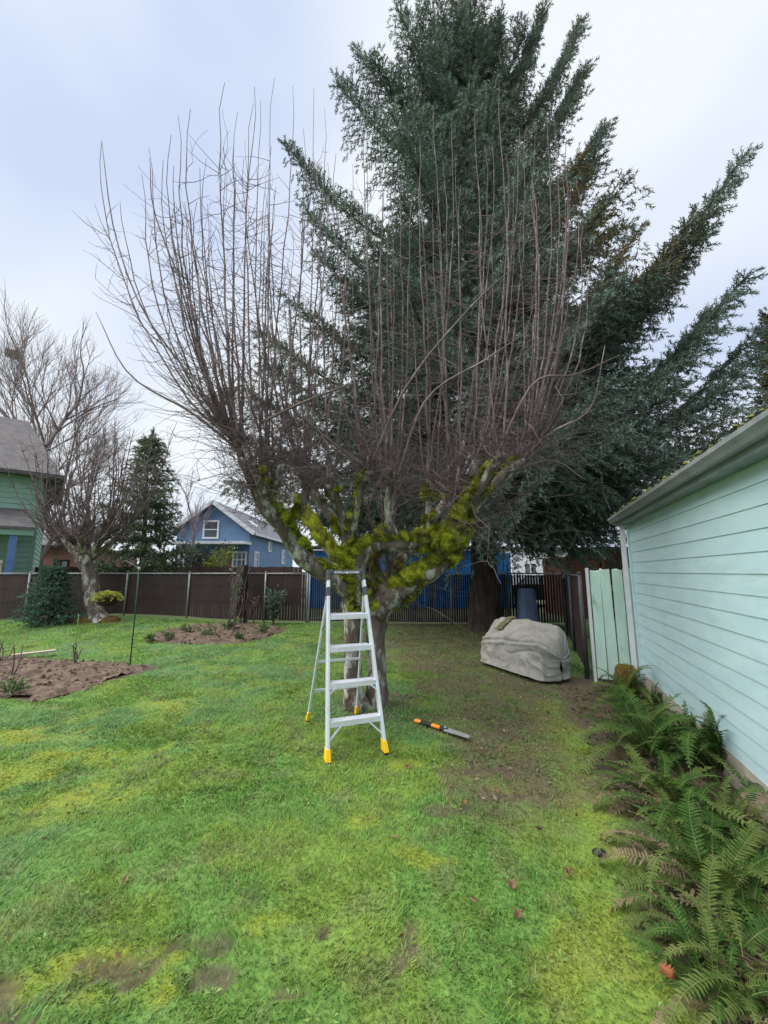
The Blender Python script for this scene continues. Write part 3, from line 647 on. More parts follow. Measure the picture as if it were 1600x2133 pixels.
# car parked beyond the fence: long side towards us
def car():
    Y = 18.5; xc = D(1112, 1210, Y)[0]
    t = thing('parked_car', 'dark grey car parked beyond the black slats by the blue bin', 'car', (xc, Y, 0))
    prof = [(-2.1, .45), (-2.12, .75), (-1.9, .92), (-1.15, 1.0), (-.55, 1.40), (.75, 1.42), (1.45, 1.05), (2.05, .98), (2.15, .6), (2.1, .35), (-2.0, .3)]
    def loft(pr, w0, w1, name, m, zsplit, parent):
        mb = MB(); n = len(pr); rows = []
        for s, k in ((-1, 1.0), (1, 1.0)):
            rows.append([(xc + x, Y + s * (w0 if z < zsplit else w1) / 2, z) for x, z in pr])
        P = np.array(rows); P = np.concatenate([P, P[:, :1]], 1); mb.grid(P)
        for s in (0, 1):
            c = P[s][:-1].mean(0); mb.v.append(np.vstack([P[s][:-1], c])); o = mb.n; mb.n += n + 1
            for i in range(n): mb.f[3].append([o + i, o + (i + 1) % n, o + n])
        return mb.build(name, m, parent, bevel=.03)
    b = loft(prof, 1.78, 1.4, 'body', M['car'], 1.2, t)
    for s in (-1, 1):
        for a, c in (((-1.0, 1.02), (-.02, 1.02)), ((.06, 1.02), (1.2, 1.04))):
            w = MB(); xt0 = a[0] + .45 if a[0] < -.5 else a[0]; xt1 = c[0] if c[0] < .5 else c[0] - .55
            P = [(xc + a[0], Y + s * .895, a[1]), (xc + c[0], Y + s * .895, c[1]), (xc + xt1, Y + s * .725, 1.33), (xc + xt0, Y + s * .725, 1.33)]
            w.add(P + [(p[0], p[1] - s * .03, p[2]) for p in P], [(0, 1, 2, 3), (7, 6, 5, 4), (0, 4, 5, 1), (2, 6, 7, 3)]); w.build('side_window', M['glass'], t)
        for wx in (-1.35, 1.3):
            wh = MB(); a = np.linspace(-.11, .11, 5); wh.tube([(xc + wx, Y + s * .8 + k, .31) for k in a], (.24, .31, .32, .31, .24), 18); w_ = wh.build('wheel', M['black'], t, smooth=True)
            MB().tube([(xc + wx, Y + s * .93, .31), (xc + wx, Y + s * .925 - s * .04, .31)], .19, 12).build('rim', M['galv'], w_)
        MB().box((xc - 2.08, Y + s * .62, .72), (.08, .3, .12)).build('headlight', M['letter'], t)
        MB().box((xc + 2.12, Y + s * .62, .78), (.07, .26, .14)).build('tail_light', M['brickred'], t)
    for x in (-.85, 1.12):
        w = MB(); x2 = x + (.36 if x < 0 else -.36); P = [(xc + x + (-.02 if x < 0 else .02), Y - .66, 1.07), (xc + x + (-.02 if x < 0 else .02), Y + .66, 1.07), (xc + x2, Y + .6, 1.36), (xc + x2, Y - .6, 1.36)]
        w.add([(p[0] + (-.06 if x < 0 else .06), p[1], p[2]) for p in P] + P, [(0, 1, 2, 3), (7, 6, 5, 4)]); w.build('windscreen', M['glass'], t)
car()

# ------------------------------------------------------------------ blue bin
def blue_bin():
    x, y, _ = D(1097, 1250, 10.9); t = thing('blue_bin', 'pale blue plastic bin upside down against the black fence', 'bin', (x, y, 0))
    P = []; a = np.arange(24) / 24 * 6.2832; sq = 1 / np.maximum(np.abs(np.cos(a)), np.abs(np.sin(a))) ** .6
    for z, r in ((0, .29), (.04, .295), (.06, .27), (.6, .245), (1.08, .205), (1.12, .19)): P.append(np.stack([x + r * sq * np.cos(a), y + r * sq * np.sin(a), np.full(24, z)], -1))
    P = np.array(P); P = np.concatenate([P, P[:, :1]], 1); m = MB(); m.grid(P); m.v.append(np.array([[x, y, 1.12]])); ci = m.n; m.n += 1
    for i in range(24): m.f[3].append([ci - 25 + i, ci - 25 + i + 1, ci])
    m.build('body', M['bin_blue'], t, smooth=True); MB().tube([(x + .3 * math.cos(b) * 1.02, y + .3 * math.sin(b) * 1.02, .05) for b in np.linspace(0, 6.2832, 25)], .022, 6).build('rim', M['bin_blue'], t)
    for s in (-.11, .11): MB().bar((x + s, y - .262, .1), (x + s * .8, y - .20, 1.0), .03, .02).build('rib', M['bin_blue'], t)
blue_bin()

# ------------------------------------------------------------------ covered furniture
def covered():
    A = np.array(G(998, 1382)); B = np.array(G(1136, 1428)); d = (B - A); Ln = np.linalg.norm(d); d /= Ln; n = np.array((-d[1], d[0]))  # n: away from us
    t = thing('covered_bench', 'garden bench under a pale beige cover beside the spruce', 'bench', (*((A + B) / 2), 0))
    NU, NV = 150, 120
    # section: (depth, height) for front bottom -> front top -> ridge -> back -> back bottom
    def prof(u):
        hf = .47 + .05 * u; hr = .80 - .05 * abs(u - .5); dp = .74
        return np.array([(-.06, .07), (-.02, .18), (.0, hf * .72), (.03, hf), (.09, hf + .06), (.30, hr - .05), (.40, hr), (.54, hr - .02), (.58, hr - .12), (.60, .40), (.61, .07)])
    P = np.zeros((NU, NV, 3))
    for i, u in enumerate(np.linspace(0, 1, NU)):
        pr_ = prof(u); sl_ = np.concatenate([[0], np.cumsum(np.linalg.norm(np.diff(pr_, axis=0), axis=1))]); sv_ = np.linspace(0, sl_[-1], NV); lin = np.stack([np.interp(sv_, sl_, pr_[:, 0]), np.interp(sv_, sl_, pr_[:, 1])], -1); c = .25 * catmull(pr_, NV) + .75 * lin; e = min(u, 1 - u) * Ln
        k = 1 - math.exp(-e / .055); ks = .74 + .26 * k; kh = .84 + .16 * k      # ends round off
        s = u * Ln
        c = np.stack([(c[:, 0] - .28) * ks + .28, c[:, 1] * kh], -1)
        p = A[None] + d[None] * s + n[None] * c[:, :1]
        P[i, :, :2] = p; P[i, :, 2] = c[:, 1]
    U = np.linspace(0, Ln, NU)[:, None]; W = np.linspace(0, 1.9, NV)[None]
    # folds: long creases running down the front, wrinkles towards the right end
    rid = lambda a, b, s, sd: (1 - np.abs(2 * fnoise(a, b, s, sd, 2) - 1)) ** 7
    right = sstep(.5 * Ln, Ln, U)
    disp = .03 * (fnoise(U, W, 1.6, 5, 2) - .5) + .026 * rid(U * .8 + W * .9, W * .5 - U * .7, 3.0, 12) - .030 * rid(U * .5 - W * 1.1, W + U * .5, 2.6, 27) + .034 * (rid(U * 2.2 + W * .3, W * .35, 2.4, 33) - .3) * (.25 + right) * sstep(.9, .3, W)
    disp = disp - .035 * sstep(.045, .0, np.abs(W - .42 - .12 * U)) + .02 * sstep(.05, .0, np.abs(W - .36 - .12 * U)) + .008 * (fnoise(U, W, 22, 9, 2) - .5)
    T1 = np.gradient(P, axis=0); T2 = np.gradient(P, axis=1); Nn = norm(np.cross(T1, T2)); 
    if Nn[NU // 2, NV // 2, 2] < 0: Nn = -Nn
    disp = disp * (.35 + .65 * sstep(0, .12, P[:, :, 2]))
    P = P + Nn * disp[..., None]; P[:, 0, 2] += .05 * (fnoise(U[:, 0], U[:, 0] * 0, 5, 3) - .5); P[:, :, 2] = np.maximum(P[:, :, 2], .015 + .05 * (1 - right))
    m = MB(); m.grid(P)
    for i in (0, NU - 1):                            # end panels, gathered in towards the middle
        rows = [P[i]]; c = np.array((*(A + d * (0 if i == 0 else Ln) + n * .28), .33)); out = -d if i == 0 else d
        for k in (.85, .6, .3, .02):
            q_ = c + (P[i] - c) * k; q_[:, 2] = P[i][:, 2] * k + (1 - k) * np.minimum(P[i][:, 2], .33) ; q_[:, :2] += out * (.05 + .03 * (fnoise(np.arange(NV) * .2, np.full(NV, k * 4.), 1, 6, 2)[:, None] - .5) * 2) * (1 - k ** 3)
            rows.append(q_)
        m.grid(np.array(rows))
    m.build('cover', M['tarp'], t, smooth=True)
    hm = MB(); hm.tube(P[::6, 0] + (0, 0, .004), .011, 6); hm.build('hem', M['tarp'], t, smooth=True)
    for u in (.12, .85):
        for w in (.08, .5):
            p = A + d * Ln * u + n * w; MB().box((*p, .10), (.06, .06, .2)).build('leg', M['rawwood'], t)
    # olive strip of cloth lying over the cover
    s = MB(); rows = []
    for k in np.linspace(0, 1, 14):
        i = int(.24 * NU + k * 4); j = int(NV * (.36 + .22 * k)); b = P[i, j] + Nn[i, j] * .012
        dd = np.array((d[0], d[1], 0)) * .065
        rows.append([b - dd, b - dd * .3 + Nn[i, j] * .02, b + dd * .4 + Nn[i, j] * .014, b + dd])
    s.grid(np.array(rows)); o = s.build('cloth_strip', M['olive']); sm = o.modifiers.new('thickness', 'SOLIDIFY'); sm.thickness = .012
    tag(o, 'olive strip of cloth hanging over the beige cover', 'cloth')
covered()

# ------------------------------------------------------------------ step ladder
def ladder():
    a = math.atan2(.18, .49); c0 = (np.array(G(682, 1588)) + np.array(G(803, 1567))) / 2
    t = thing('step_ladder', 'aluminium step ladder with yellow feet standing under the fruit tree', 'ladder', (c0[0], c0[1], 0), a)
    HW, TW, S1, ZT = .262, .185, .50, 1.60          # half width at the feet and at the top, lean, height
    def fr(s, z): k = z / ZT; return np.array((s * (HW + (TW - HW) * k), S1 * k, z))
    BS = .97
    def bk(s, z): k = z / 1.36; return np.array((s * (.275 + (.195 - .275) * k), BS + (S1 * 1.36 / ZT + .045 - BS) * k, z))
    for s in (-1, 1):
        for z0, z1, nm in ((.06, 1.355, 'front_rail'), (1.43, 1.52, 'upper_rail')):
            p, q_ = fr(s, z0), fr(s, z1); m = MB(); dd = norm(q_ - p)
            m.bar(p, q_, .030, .066, up=(0, -1, 0)); m.build(nm, M['alu'], t, local=True, bevel=.006)
        m = MB(); m.bar(fr(s, 1.35), fr(s, 1.435), .036, .074, up=(0, -1, 0)); m.build('collar', M['dark_plastic'], t, local=True, bevel=.004)
        m = MB(); m.bar(bk(s, .05), bk(s, 1.36), .022, .034, up=(0, -1, 0)); m.build('rear_leg', M['alu'], t, local=True, bevel=.003)
        for fn, w, dp, nm in ((fr, .040, .078, 'front_foot'), (bk, .034, .05, 'rear_foot')):
            f = MB(); lo, hi = fn(s, .0), fn(s, .09); P = []
            for z, k in ((.012, 1.18), (.03, 1.15), (.10, .95)):
                c = fn(s, z); P += [c + np.array((ix * w / 2 * k, iy * dp / 2 * k, 0)) for ix, iy in ((-1, -1), (1, -1), (1, 1), (-1, 1))]
            Fs = [(i + 4 * l, (i + 1) % 4 + 4 * l, (i + 1) % 4 + 4 * l + 4, i + 4 * l + 4) for l in (0, 1) for i in range(4)] + [(8, 9, 10, 11)]
            f.add(P, Fs); fo = f.build(nm, M['yellow'], t, local=True, bevel=.004)
            MB().box(fn(s, -.002) + np.array((0, 0, .002)), (w * 1.12, dp * 1.1, .026)).build('foot_pad', M['black'], fo, local=True)
        MB().tube([fr(s, 1.22) + (0, .02, 0), (fr(s, 1.22) + bk(s, .98)) / 2 + (0, 0, -.03), bk(s, .98)], .006, 6).build('spreader', M['galv'], t, local=True)
        MB().tube([fr(s, 1.33) + np.array((s * .018, .03, 0)), fr(s, 1.33) + np.array((s * .026, .03, 0))], .016, 10).build('pivot_bolt', M['galv'], t, local=True)
    for z, dep in ((.285, .09), (.58, .10), (.88, .13), (1.17, .17)):
        y = S1 * z / ZT; w = 2 * (HW + (TW - HW) * z / ZT) - .03; m = MB()
        m.box((0, y - .03 + dep / 2, z), (w, dep, .008)); m.box((0, y - .03, z - .018), (w, .007, .044)); m.box((0, y - .03 + dep, z - .014), (w, .006, .036))
        st = m.build('step', M['alu_step'], t, local=True)
        g = MB()
        for k in range(5): g.box((0, y - .02 + (k + .5) * (dep - .02) / 5, z + .0055), (w - .02, .006, .004))
        g.build('tread_rib', M['alu_step'], st, local=True)
    for z0, z1, x in ((.285, .15, .13), (.58, .50, .08)):
        for s in (-1, 1):
            a_ = fr(s, z1); a_ = a_ + np.array((-s * .012, -.012, 0)); b_ = np.array((s * (abs(a_[0]) - x), S1 * z0 / ZT - .018, z0 - .02)); MB().bar(a_, b_, .012, .024, up=(0, -1, 0)).build('brace', M['alu'], t, local=True)
    for z in (.34, .66): MB().bar(bk(-1, z), bk(1, z), .018, .024).build('rear_crossbar', M['alu'], t, local=True)
    # dark handle across the top with a pale plate of lettering
    h = MB(); y = S1 * .97
    h.box((0, y - .012, 1.590), (.35, .052, .050)); hb = h.build('top_handle', M['dark_plastic'], t, local=True, bevel=.012)
    for s in (-1, 1): 
        m = MB(); m.bar(fr(s, 1.50), fr(s, 1.612), .042, .074, up=(0, -1, 0)); m.build('handle_corner', M['dark_plastic'], t, local=True, bevel=.012)
    for txt, x in (('GORILLA', -.072), ('LADDERS', .072)):
        cu = bpy.data.curves.new('lettering', 'FONT'); cu.body = txt; cu.size = .030; cu.align_x = 'CENTER'; cu.extrude = .0006; cu.offset = .0008; cu.materials.append(M['letter'])
        tmp = bpy.data.objects.new('tmp', cu); COL.objects.link(tmp); bpy.context.view_layer.update()
        me = bpy.data.meshes.new_from_object(tmp.evaluated_get(bpy.context.evaluated_depsgraph_get())); bpy.data.objects.remove(tmp)
        o = bpy.data.objects.new('lettering', me); COL.objects.link(o); o.parent = hb; o.location = (x, y - .0395, 1.580); o.rotation_euler = (math.pi / 2, 0, 0)
    lg = MB(); lg.add([(-.010, y - .0395, 1.577), (.010, y - .0395, 1.577), (.006, y - .0395, 1.596), (0, y - .0395, 1.604), (-.006, y - .0395, 1.596)], [(0, 1, 2), (0, 2, 4), (4, 2, 3)]); lg.build('emblem', M['letter'], hb, local=True)
ladder()

# ------------------------------------------------------------------ pruning saw
def saw():
    A = np.array(G(866, 1508)); B = np.array(G(979, 1546)); d = B - A; Ln = np.linalg.norm(d)
    t = thing('pruning_saw', 'orange and black pruning saw lying on the lawn right of the ladder', 'saw', (*A, .035), math.atan2(d[1], d[0]))
    def prism(x0, x1, w0, w1, th, bend, m, nm, z=0):
        mb = MB(); n = 7; P = []
        for i in range(n):
            k = i / (n - 1); x = x0 + (x1 - x0) * k; w = w0 + (w1 - w0) * k; y = bend * math.sin(x / Ln * math.pi * 1.2)
            P.append([(x, y + w / 2 * math.cos(b), z + th / 2 * math.sin(b)) for b in np.arange(9) / 8 * 2 * math.pi])
        mb.grid(np.array(P)); mb.add([P[0][i] for i in range(8)], [(0, 1, 2, 3), (0, 3, 4, 7), (4, 5, 6, 7)]); mb.add([P[-1][i] for i in range(8)], [(0, 1, 2, 3), (0, 3, 4, 7), (4, 5, 6, 7)])
        return mb.build(nm, m, t, local=True, smooth=True)
    L_ = Ln; bd = .018
    prism(0, .11 * L_, .05, .048, .036, bd, M['orange'], 'handle_end'); prism(.11 * L_, .31 * L_, .052, .05, .04, bd, M['black'], 'grip')
    prism(.31 * L_, .47 * L_, .048, .046, .036, bd, M['orange'], 'handle_middle'); prism(.47 * L_, .60 * L_, .056, .05, .042, bd, M['black'], 'blade_mount')
    MB().tube([(.56 * L_, bd * .8, .018), (.56 * L_, bd * .8, .03)], .014, 10).build('bolt', M['steel'], t, local=True)
    b = MB(); x0, x1 = .585 * L_, L_; pts = []; n = 22
    up_ = [(x0 + (x1 - x0) * k, .042 - .016 * k + .006 * math.sin(k * 3)) for k in np.linspace(0, 1, 8)]
    lo_ = [(x0 + (x1 - x0) * k, -.042 + .018 * k - (.006 if i % 2 else 0)) for i, k in enumerate(np.linspace(0, 1, 2 * n + 1))]
    top, bot = np.array(up_), np.array(lo_); uu = np.interp(bot[:, 0], top[:, 0], top[:, 1])
    V = []; Fs = []
    for z in (.006, .0115): V += [(x, y_, z) for x, y_ in bot] + [(x, y_, z) for x, y_ in zip(bot[:, 0], uu)]
    k = len(bot)
    for i in range(k - 1):
        Fs += [(i + 1, i, k + i, k + i + 1), (2 * k + i, 2 * k + i + 1, 3 * k + i + 1, 3 * k + i), (i, i + 1, 2 * k + i + 1, 2 * k + i), (k + i + 1, k + i, 3 * k + i, 3 * k + i + 1)]
    b.add(V, Fs); b.build('blade', M['steel'], t, local=True)
saw()
# ------------------------------------------------------------------ the pruned fruit tree
TB = np.array((-.12, 4.92, 0))
def fruit_tree():
    t = thing('fruit_tree', 'old mossy pruned fruit tree full of tall bare water sprouts', 'tree', TB)
    r = np.random.default_rng(21)
    P_ = lambda *l: np.array([D(*p) for p in l])
    limbs = [  # points in the photo with depth, start and end radius
        (P_((748, 1486, 4.86), (738, 1440, 4.86), (733, 1370, 4.86), (734, 1300, 4.88), (728, 1240, 4.88), (725, 1180, 4.85), (722, 1110, 4.8), (705, 1060, 4.7), (690, 1020, 4.6)), .125, .055),
        (P_((788, 1480, 4.98), (786, 1430, 4.98), (783, 1360, 5.0), (784, 1300, 5.0), (792, 1262, 4.98), (805, 1240, 4.95)), .13, .12),
        (P_((785, 1275, 4.97), (750, 1248, 4.9), (700, 1212, 4.75), (650, 1178, 4.6), (607, 1128, 4.45), (580, 1085, 4.32), (550, 1056, 4.25)), .12, .085),
        (P_((788, 1280, 4.98), (815, 1245, 4.93), (860, 1212, 4.8), (910, 1178, 4.7), (942, 1130, 4.6), (962, 1086, 4.5), (985, 1055, 4.45)), .15, .10),
        (P_((735, 1240, 4.88), (748, 1180, 4.75), (770, 1138, 4.65), (830, 1132, 4.65), (900, 1124, 4.65), (950, 1098, 4.6)), .095, .07),
        (P_((775, 1260, 5.0), (772, 1190, 5.05), (790, 1130, 5.2), (815, 1080, 5.4), (820, 1035, 5.55)), .09, .05),
        (P_((728, 1130, 4.85), (690, 1075, 5.0), (655, 1030, 5.15), (630, 985, 5.25)), .07, .05),
        (P_((728, 1120, 4.8), (742, 1075, 4.65), (752, 1020, 4.5), (768, 978, 4.4)), .05, .036),
        (P_((790, 1260, 5.05), (840, 1160, 5.6), (900, 1085, 6.1), (930, 1040, 6.35)), .10, .06),
        (P_((750, 1240, 5.0), (690, 1150, 5.5), (640, 1080, 6.0), (610, 1030, 6.2)), .10, .06),
        (P_((580, 1085, 4.32), (560, 1040, 4.3), (575, 1000, 4.25)), .06, .04), (P_((553, 1060, 4.25), (530, 1010, 4.2), (505, 960, 4.15), (497, 925, 4.1)), .065, .036),
        (P_((560, 1062, 4.25), (545, 1020, 4.05), (530, 975, 3.95)), .05, .03), (P_((985, 1055, 4.45), (1020, 1020, 4.4), (1055, 985, 4.35), (1085, 962, 4.3)), .075, .05),
        (P_((975, 1065, 4.47), (985, 1010, 4.5), (990, 960, 4.55)), .065, .045), (P_((985, 1055, 4.45), (1005, 1010, 4.15), (1030, 960, 3.95)), .06, .04),
        (P_((600, 1110, 4.42), (632, 1050, 4.5), (640, 1000, 4.5)), .06, .045), (P_((900, 1124, 4.65), (893, 1070, 4.6), (896, 1010, 4.55)), .045, .035),
        (P_((830, 1132, 4.65), (808, 1070, 4.55), (815, 1000, 4.5)), .05, .04), (P_((915, 1175, 4.7), (935, 1090, 5.0), (945, 1020, 5.1)), .06, .04)]
    m = MB(); heads = []; samp = []
    for pts, r0, r1 in limbs:
        n = max(10, len(pts) * 5); c = catmull(pts, n); k = np.linspace(0, 1, n)
        rad = r0 + (r1 - r0) * k ** .8
        rad = rad * (1 + .16 * (fnoise(k * 9 + r0 * 50, k * 0 + r1 * 31, 1, 3, 2) - .5) * 2)
        V, q_ = tubes(c[None], rad[None], 14); V = V.reshape(n, 14, 3)
        nz = fnoise(np.arange(14)[None] * .9 + r0 * 100, k[:, None] * len(pts) * 2.2, 1, 6, 3) - .5; cen = c[:, None, :]
        V = cen + (V - cen) * (1 + .55 * nz[..., None])
        if pts[0][2] < .15: V = cen + (V - cen) * (1 + .55 * np.exp(-k * 14))[:, None, None]
        V[:, -1] = V[:, -1]; base = m.n; m.addnp(V.reshape(-1, 3), q_)
        m.v.append((c[-1] + norm(c[-1] - c[-2]) * r1 * .4)[None]); ci = m.n; m.n += 1
        for i in range(14): m.f[3].append([base + (n - 1) * 14 + i, base + (n - 1) * 14 + (i + 1) % 14, ci])
        samp.append((V, c, rad)); heads.append((c[-1], r1, norm(c[-1] - c[-3])))
    for hc, hr, hd in heads:                          # swollen pollard knuckles and sawn stubs
        for k in range(2):
            d = norm(hd + r.normal(0, .55, 3)); L_ = r.uniform(.06, .2); m.tube([hc - hd * .04, hc + d * L_ * .6, hc + d * L_], (hr * .9, hr * .72, hr * .5), 8)
    m.build('trunk', M['bark'], t, smooth=True)
    # ------- water sprouts: tips read from the photo
    tips = [(212, 292), (250, 420), (295, 362), (310, 308), (357, 280), (371, 240), (397, 228), (362, 345), (468, 172), (495, 232), (487, 300), (530, 180), (543, 210), (528, 215), (572, 163), (610, 180), (654, 184),
            (676, 226), (632, 268), (430, 330), (465, 305), (410, 420), (508, 330), (565, 305), (575, 390), (432, 425), (757, 185), (766, 225), (875, 290), (880, 330), (903, 220), (923, 330), (950, 330), (989, 236), (1040, 180),
            (1025, 296), (1097, 258), (1115, 280), (1083, 265), (1140, 240), (1155, 250), (1075, 330), (1054, 320), (1170, 330), (700, 430), (720, 420), (735, 340), (790, 350), (800, 390), (818, 350), (840, 335), (860, 400), (700, 320), (665, 340), (960, 385), (1010, 300), (1105, 330), (940, 260), (1200, 380), (1180, 290), (1215, 470), (1230, 540)]
    for k in range(40): tips.append((r.uniform(330, 1190), r.uniform(330, 640)))
    P = []; R = []
    hp = np.array([h[0] for h in heads])
    for i, (x, y) in enumerate(tips):
        f = (x - 800) / 420
        Yt = r.uniform(3.9, 5.6) if abs(f) < .9 else r.uniform(3.9, 4.7)
        tip = D(x, y, Yt)
        # a head below it, in the direction of the trunk
        want = np.array((TB[0] + (tip[0] - TB[0]) * .80, Yt, 2.5)); h = hp[np.argmin(np.hypot(hp[:, 0] - want[0], (hp[:, 1] - want[1]) * .8) + r.uniform(0, .35, len(hp)))]
        h = h + r.normal(0, .035, 3); hor = tip[:2] - h[:2]
        up = tip[2] - h[2]; a = r.uniform(.35, .6)
        pts = [h, h + np.array((*(hor * .30), up * .14)), h + np.array((*(hor * .66), up * .42)), h + np.array((*(hor * .90), up * .72)), tip]
        n = 14; c = catmull(pts, n); c[1:-1] += r.normal(0, .009, (n - 2, 3)); wv = r.uniform(0, 6.28); c[1:-1, 0] += .05 * np.sin(np.linspace(0, 5, n)[1:-1] + wv) * np.linspace(0, 1, n)[1:-1]; Ltot = np.linalg.norm(np.diff(c, axis=0), axis=1).sum()
        r0 = min(.0088 + .0029 * Ltot, .0225) * r.uniform(.75, 1.15); P.append(c); R.append(r0 + (.0030 - r0) * np.linspace(0, 1, n) ** .75)
    P = np.array(P); R = np.array(R); V, q_ = tubes(P, R, 6); link('water_sprouts', mesh_np('water_sprouts', V, q_, smooth=True), M['sprout'], t)
    # ------- side twigs, arching outwards and up
    def twigs(P0, d0, L_, k_up, r0, r1, n=5, jit=.03):
        K = len(P0); s = np.linspace(0, 1, n)[None, :, None]
        w = r.normal(0, 1, (K, 1, 3)) * .16
        c = P0[:, None] + L_[:, None, None] * (d0[:, None] * s + np.array((0, 0, 1.)) * k_up[:, None, None] * s ** 2 + w * s ** 2 + r.normal(0, jit, (K, n, 3)) * s)
        rad = r0[:, None] + (r1[:, None] - r0[:, None]) * np.linspace(0, 1, n)[None]
        return c, rad
    P0 = []; D0 = []; LL = []
    for c in P:
        Ltot = np.linalg.norm(np.diff(c, axis=0), axis=1).sum(); nt_ = int(Ltot * r.uniform(5.5, 8.5)); u = r.uniform(.06, .80, nt_) ** 1.0 * (len(c) - 1); i = np.minimum(u.astype(int), len(c) - 2)
        f = (u - i)[:, None]; p = c[i] * (1 - f) + c[i + 1] * f; a = r.uniform(0, 6.283, nt_)
        out = norm(p[:, :2] - TB[:2] + r.normal(0, .01, (nt_, 2)))
        d = np.stack([np.cos(a) + .35 * out[:, 0], np.sin(a) + .35 * out[:, 1], r.uniform(-.1, .55, nt_)], -1); P0.append(p); D0.append(norm(d)); LL.append(r.uniform(.25, .95, nt_) ** 1.2 * (1.0 - .72 * u / len(c)))
    P0 = np.concatenate(P0); D0 = np.concatenate(D0); LL = np.concatenate(LL); K = len(P0)
    c1, ra1 = twigs(P0, D0, LL, r.uniform(-.05, .42, K), .0034 + .0026 * LL, np.full(K, .0019))
    # second order
    pick = r.integers(0, K, int(K * .45)); j = r.integers(1, 5, len(pick)); p2 = c1[pick, j]; d2 = norm(D0[pick] * .7 + r.normal(0, .6, (len(pick), 3)) + (0, 0, .15)); K2 = len(pick)
    c2, ra2 = twigs(p2, d2, r.uniform(.08, .34, K2), r.uniform(-.1, .4, K2), np.full(K2, .0026), np.full(K2, .0013))
    # long arching shoots from the heads: the tangle above the knuckles
    hs = r.integers(0, len(heads), 820); ph = hp[hs] + r.normal(0, .07, (820, 3)); a = r.uniform(0, 6.283, 820); dz = r.uniform(-.15, 1.1, 820)
    ow = norm(hp[hs, :2] - TB[:2]); d3 = norm(np.stack([np.cos(a) + .6 * ow[:, 0], np.sin(a) + .6 * ow[:, 1], dz], -1))
    c3, ra3 = twigs(ph, d3, r.uniform(.25, 1.25, 820) * np.where(hp[hs, 0] < -.9, .55, 1), r.uniform(-.45, .25, 820), r.uniform(.0035, .0062, 820), np.full(820, .0016), n=5, jit=.05)
    pick = r.integers(0, 820, 2200); j = r.integers(1, 5, 2200); p4 = c3[pick, j]; d4 = norm(d3[pick] * .5 + r.normal(0, .7, (2200, 3)))
    c4, ra4 = twigs(p4, d4, r.uniform(.1, .55, 2200), r.uniform(-.35, .3, 2200), np.full(2200, .003), np.full(2200, .0013), jit=.04)
    Pt = np.concatenate([c1, c2, c3, c4]); Rt = np.concatenate([ra1, ra2, ra3, ra4]); V, q_ = tubes(Pt, Rt, 3)
    o = link('twigs', mesh_np('twigs', V, q_, smooth=True), M['twig'], t); o['kind'] = 'stuff'
    # a few long crossing branches in front
    lb = MB()
    for pts in ([(497, 940, 4.1), (420, 815, 3.9), (300, 650, 3.8), (238, 480, 3.75), (212, 295, 3.7)], [(505, 950, 4.1), (470, 800, 4.0), (330, 470, 3.9), (312, 330, 3.9)], [(575, 1000, 4.2), (500, 780, 4.1), (430, 600, 4.0), (380, 420, 4.0)],
                [(768, 978, 4.3), (850, 800, 3.9), (980, 640, 3.8), (1065, 560, 3.9)], [(768, 980, 4.3), (640, 880, 4.0), (560, 800, 3.9), (470, 720, 3.9)], [(545, 880, 4.0), (650, 830, 3.9), (760, 790, 4.0)], [(830, 990, 3.9), (890, 830, 3.7), (1010, 750, 3.7), (1100, 690, 3.8)],
                [(1085, 962, 4.3), (1150, 900, 4.0), (1230, 850, 3.9), (1260, 720, 3.9)], [(1030, 960, 3.95), (1110, 800, 3.8), (1200, 780, 3.7), (1290, 740, 3.7)], [(500, 940, 4.1), (400, 860, 3.9), (270, 780, 3.8), (200, 650, 3.8)], [(1055, 985, 4.3), (1150, 960, 4.1), (1220, 1000, 4.0)]):
        c = catmull([D(*p) for p in pts], 14); lb.tube(c, np.linspace(.017, .0035, 14), 6)
    lb.build('crossing_branches', M['sprout'], t, smooth=True)
    # ------- moss coat on the upper sides of the limbs, with fuzz on it
    mv = []; mq = []; mc = []; mt = []; o_ = 0
    cols = np.array([(.18, .20, .016), (.32, .35, .028), (.095, .095, .022)])
    for li, (pts, r0, r1) in enumerate(limbs):
        n = max(30, len(pts) * 16); S_ = 28; c = catmull(pts, n); k = np.linspace(0, 1, n); rad = (r0 + (r1 - r0) * k ** .8) * 1.0
        V, q_ = tubes(c[None], rad[None], S_); V = V.reshape(n, S_, 3); nn = norm(V - c[:, None])
        g = fnoise(V[..., 0] * 1.0 + V[..., 1] * .7, V[..., 2] + V[..., 1] * .4, 3.2, 14 + li, 3); g2 = fnoise(V[..., 0] * 2 + V[..., 1], V[..., 2] * 2 - V[..., 1], 9, 4, 3)
        hz = c[:, 2][:, None]; want = .42 + .22 * sstep(2.5, 3.1, hz) + .35 * sstep(1.15, .75, hz) - .16 * sstep(.35, 0, hz)
        want = want - (.16 if li == 4 else 0)
        mk = sstep(want, want + .10, g + .27 * nn[..., 2] - .09)
        th = mk * (.006 + .085 * np.clip(g2 - .22, 0, 1))
        W = c[:, None] + nn * (rad[:, None, None] * (1 + .275 * 0) + (th * 1.15 - .012 * (1 - mk))[..., None]); f = (mk[:-1] + mk[1:]) > .25; ii_ = np.arange(n * S_).reshape(n, S_); j2 = np.roll(ii_, -1, 1)
        qq = np.stack([ii_[:-1], j2[:-1], j2[1:], ii_[1:]], -1)[f]
        col = cols[0] + (cols[1] - cols[0]) * sstep(.5, .7, g2)[..., None]; col = col + (cols[2] - col) * sstep(.5, .32, g2)[..., None]
        mv.append(W.reshape(-1, 3)); mq.append(qq + o_); mc.append(col.reshape(-1, 3)); o_ += n * S_
        sel = np.argwhere(mk > .5); K = min(len(sel) * 8, 16000)
        if K == 0: continue
